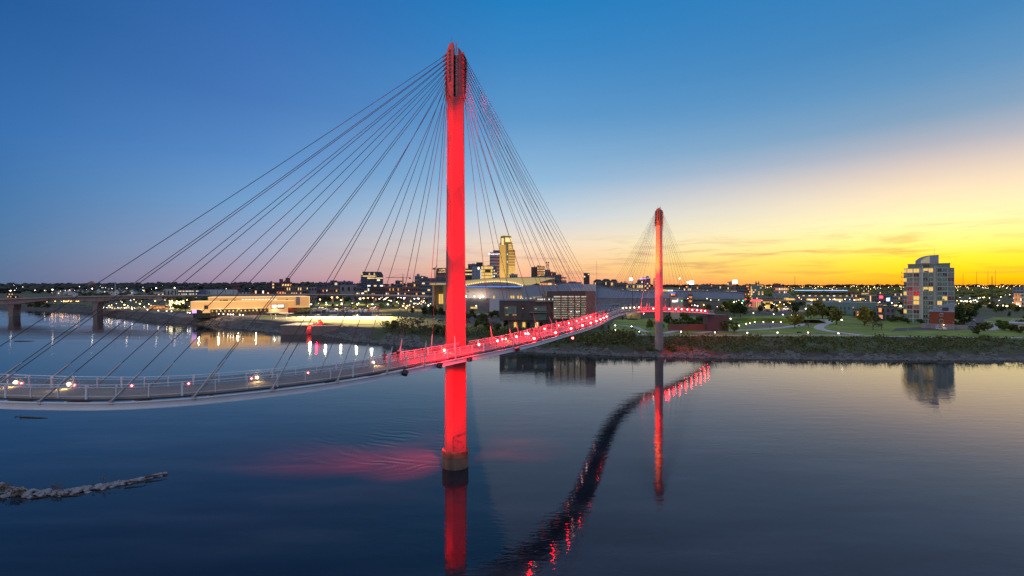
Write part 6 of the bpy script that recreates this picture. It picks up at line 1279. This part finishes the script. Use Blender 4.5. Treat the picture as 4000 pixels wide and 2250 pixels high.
Y = 268; k = Y / F; cx = (1148 - 2000) * k
t = thing('quay_wall', 'brown concrete quay block standing in the river below the red sculpture', 'quay', (cx, Y, 0)); MB().box(-52 * k, 50 * k, 0, 20, -2, 27 - 147 * k).build('wall', quay_c, t); MB().box(-52.5 * k, 50.5 * k, -.2, 20, 27 - 147 * k, 27 - 145.5 * k).build('coping', path_conc, t)
t = thing('quay_wall', 'long brown retaining wall right of the quay block', 'wall', ((1360 - 2000) * 262 / F, 264, 0)); k = 262 / F; MB().box(-150 * k, 90 * k, 0, 1.2, -1, 27 - 150 * k).build('wall', quay_c, t); MB().box(-150.5 * k, 90.5 * k, -.15, 1.3, 27 - 150 * k, 27 - 149 * k).build('coping', path_conc, t)
p = on_ground(1163, 1264); Y = p.y; k = Y / F; t = thing('sculpture', 'lumpy dark sculpture lit red on the quay block', 'sculpture', (cx + 12, 276, 27 - 146 * 268 / F)); mb = MB(); g = random.Random(6)
for i in range(7): mb.rock((g.uniform(-.7, .5), g.uniform(-.4, .4), .5 + i * .5), .8 - .06 * i, g)
mb.build('figure', mat('bronze', (.10, .07, .06), .6), t); MB().box(-1.6, 1.6, -1.2, 1.2, -.3, .35).build('plinth', quay_c, t); mb = MB()
for i in range(5): mb.rock((g.uniform(-4, 4), g.uniform(-.8, .8), .4), .8, g)
mb.build('base_stones', stone, t)
red_light(Vector((cx + 11, 273.2, 27 - 146 * 268 / F + 2.2)), 9000, rad=.5)
for px, lb in ((1237, 'first'), (1300, 'second'), (1392, 'third'), (1467, 'fourth')):
    p = on_ground(px, 1243); k = p.y / F; t = thing('net_frame', 'white goal-like frame on the lit sand courts, %s from the left' % lb, 'frame', p, 0, 'frames of the sand courts'); a = 14 * k
    MB().box(-a, a, -.15, .15, 1.9, 2.3).box(-a, a, -.1, .1, 1.2, 1.3).build('crossbar', white_steel, t)
    for s in (-1, 1): MB().tube((s * a, 0, 0), (s * a, 0, 2.3), .12).build('post', white_steel, t)
for i, px in enumerate((1215, 1275, 1335, 1395, 1455, 1515)):
    p = on_ground(px, 1236); t = thing('court_light', 'slim court floodlight behind the sand courts, %s from the left' % ordinal(i), 'floodlight', p, 0, 'court floodlights'); MB().tube((0, 0, 0), (0, 0, 9), .12, .08).build('pole', dark_steel, t); MB().box(-.5, .5, -.3, .1, 8.8, 9.2).build('lamp_head', lamp_white, t)
    spot(p + Vector((0, -1, 8.7)), p + Vector((0, -14, 0)), 1.3e5, 150, (1, .78, .30), .6, 'court_light_beam', .3)
    q = on_ground(px, 1262); spot(p + Vector((0, -2.5, 8.9)), q, 7e4, 60, (1, .62, .16), .8, 'court_light_beam', .3)
for px, py, lb in ((1058, 1246, 'left'), (1076, 1245, 'middle'), (1118, 1249, 'right')):
    p = on_ground(px, py); t = thing('canopy', 'white tree-shaped canopy on the promenade right of the museum bay, the %s of three' % lb, 'canopy', p, 0, 'promenade canopies'); MB().tube((0, 0, 0), (0, 0, 3.6), .35, .2, 8).build('stem', white_steel, t); MB().tube((0, 0, 3.5), (0, 0, 4.3), .4, 3.6 if lb != 'right' else 5.0, 12).build('roof', white_steel, t)
for px, lb in ((1255, 'left'), (1320, 'middle'), (1390, 'right')):
    p = on_ground(px, 1232); t = thing('sail_canopy', 'pale wing-like canopy behind the sand courts, the %s of three' % lb, 'canopy', p, 0, 'sail canopies'); MB().ext([(-6, 3.4), (6, 4.6), (6, 4.9), (-6, 3.7)], -1.5, 1.5).build('roof', white_steel, t); MB().tube((0, 0, 0), (0, 0, 4), .14).build('post', white_steel, t)
t = thing('park_kiosk', 'low kiosk with amber lit windows and a thin roof left of the golden trees', 'kiosk', on_ground(615, 1208)); MB().box(-8, 8, 0, 5, 0, 3.2).build('wall', WALL['brown'], t); MB().box(-9.5, 9.5, -1, 6, 3.2, 3.5).build('roof', roof_pale, t)
for i in range(5): MB().box(-7.5 + 3.1 * i, -5 + 3.1 * i, -.12, -.02, .6, 2.8).build('window', lit_orange, t)
t = thing('river_terrace', 'curved low wall with a row of lights behind the sand courts, next to the thicket', 'wall', on_ground(1495, 1234)); MB().box(-7, 7, 0, 1, 0, 1.6).build('wall', quay_c, t)
for i in range(7): MB().box(-6.5 + 2 * i, -5.6 + 2 * i, -.08, -.02, 1.0, 1.4).build('light', lit_gold, t)
for i, (px, py) in enumerate(((2735, 1286), (2793, 1300), (3123, 1304))):
    p = on_ground(px, py); t = thing('park_bench', ['dark park bench near the bridge abutment', 'long dark bench on the lawn before the riverside path', 'grey bench with a white bin beside it on the lawn edge'][i], 'bench', p, 0); MB().box(-1.2, 1.2, -.25, .25, .4, .48).build('seat', dark_steel, t); MB().box(-1.2, 1.2, .25, .3, .45, .95).build('backrest', dark_steel, t)
    for s in (-1, 1): MB().box(s * 1.0 - .05, s * 1.0 + .05, -.2, .2, 0, .4).build('leg', dark_steel, t)
for i in range(14):
    p = on_ground(2768 + i * 5, 1286.5); t = thing('bike_rack', 'small dark hoop in the bicycle rack row beside the park path', 'bicycle rack', p, 0, 'bicycle rack hoops'); MB().path([(-.02, -.4, 0), (0, -.38, .7), (0, 0, .95), (0, .38, .7), (0, .4, 0)], .05, 5).build('hoop', dark_steel, t)

# ------------------------------------------------------------------ people
skin = mat('skin', (.32, .17, .12), .6); hair_m = mat('dark_hair', (.02, .015, .012), .7)
def skinned(name, chain, m, parent, sub=2):
    # chain: list of (point, radius, parent index)
    me = bpy.data.meshes.new(name); me.from_pydata([c_[0] for c_ in chain], [(c_[2], i) for i, c_ in enumerate(chain) if c_[2] is not None], []); me.materials.append(m)
    o = put(name, me, parent); md = o.modifiers.new('skin', 'SKIN'); s = o.modifiers.new('sub', 'SUBSURF'); s.levels = sub; s.render_levels = sub
    for i, c_ in enumerate(chain): me.skin_vertices[0].data[i].radius = (c_[1], c_[1] * .85)
    me.skin_vertices[0].data[0].use_root = True
    return o
def person(loc, rz, shirt, trousers, label, pose='stand', hairc=hair_m, group=None):
    t = thing('person', label, 'person', loc, rz, group); st = .17 if pose == 'walk' else .03
    rh = (.30, .30, 1.28) if pose == 'phone' else (.30, .06, .82)
    lh = (-.22, .34, 1.30) if pose == 'phone' else (-.31, .02 + st, .82)
    B_ = [((0, 0, .95), .13, None), ((0, 0, 1.15), .125, 0), ((0, 0, 1.40), .135, 1), ((0, .01, 1.50), .055, 2), ((0, .02, 1.60), .095, 3), ((0, .02, 1.72), .075, 4), ((.19, 0, 1.40), .06, 2), ((.27, -.03, 1.13), .045, 6), (rh, .032, 7), ((-.19, 0, 1.40), .06, 2), ((-.27, -.03, 1.13), .045, 9), (lh, .032, 10),
          ((.09, 0, .88), .10, 0), ((.11, st, .48), .065, 12), ((.11, st * .4, .08), .045, 13), ((.11, st * .4 + .16, .04), .035, 14), ((-.09, 0, .88), .10, 0), ((-.11, -st, .48), .065, 16), ((-.11, -st * 1.6, .08), .045, 17), ((-.11, -st * 1.6 + .16, .04), .035, 18)]
    skinned('body', B_, skin, t)
    skinned('shirt', [((0, 0, .92), .15, None), ((0, 0, 1.15), .145, 0), ((0, 0, 1.41), .15, 1), ((0, .005, 1.47), .08, 2), ((.20, 0, 1.40), .075, 2), ((.25, -.02, 1.20), .065, 4), ((-.20, 0, 1.40), .075, 2), ((-.25, -.02, 1.20), .065, 6)], shirt, t)
    skinned('trousers', [((0, 0, .95), .145, None), ((.09, 0, .86), .115, 0), ((.11, st, .48), .08, 1), ((.11, st * .4, .12), .062, 2), ((-.09, 0, .86), .115, 0), ((-.11, -st, .48), .08, 4), ((-.11, -st * 1.6, .12), .062, 5)], trousers, t)
    MB().ball((0, -.015, 1.68), .115, 10, 7, 1.0).build('hair', hairc, t, smooth=True)
    return t
def cloth(n_, c_): return mat('cloth_' + n_, c_, .9)
CL = dict(pink=cloth('pink', (.45, .10, .12)), black=cloth('black', (.015, .015, .018)), grey=cloth('grey', (.18, .18, .20)), blue=cloth('blue', (.04, .07, .16)), pale=cloth('pale', (.45, .42, .38)))
def on_deck(px, a): i = min(range(NG), key=lambda i: abs(2000 + F * dk(i, a, 0).x / dk(i, a, 0).y - px) + (1e6 if GP[i].y < 30 else 0)); return i, dk(i, a, .905)
i, p = on_deck(1507, 2.6); person(p, .5, CL['pink'], CL['pink'], 'person in pink at the far railing left of the near mast, holding a phone', 'phone')
i, p = on_deck(1555, 2.9); person(p, 2.6, CL['black'], CL['grey'], 'person in a black top and grey trousers standing just left of the near mast')
crowd = [(2320, 2.6, 'black', 'blue', 'person in black walking at the tail of the group on the bridge', 'walk'), (2333, 1.6, 'black', 'black', 'person all in black, second from left in the group on the bridge', 'stand'), (2352, 2.8, 'grey', 'black', 'person in a grey top in the group on the bridge', 'walk'), (2358, 1.3, 'black', 'grey', 'person in black with grey trousers nearest the near railing in the group', 'stand'), (2366, 2.2, 'blue', 'black', 'person in a blue top amid the group on the bridge', 'stand'), (2371, 3.3, 'black', 'black', 'person all in black by the far railing in the group', 'stand'), (2380, 1.8, 'pale', 'blue', 'person in a pale top in the group on the bridge', 'walk'), (2387, 2.7, 'black', 'blue', 'person in black with blue trousers leading the group on the bridge', 'walk')]
for px, a, s_, tr_, lb, po in crowd: i, p = on_deck(px, a); person(p, math.atan2(GN[i].y, GN[i].x) - 3.0 + .4 * a, CL[s_], CL[tr_], lb, po, group='people gathered on the bridge')
for px, py, s_, lb in ((3008, 1285, 'black', 'person in black walking across the amphitheatre floor'), (1064, 1250, 'black', 'person in black walking on the promenade by the canopies'), (2689, 1287, 'grey', 'person in grey on the path by the bridge abutment')): person(on_ground(px, py) + Vector((0, 0, .08)), .6, CL[s_], CL['black'], lb, 'walk')
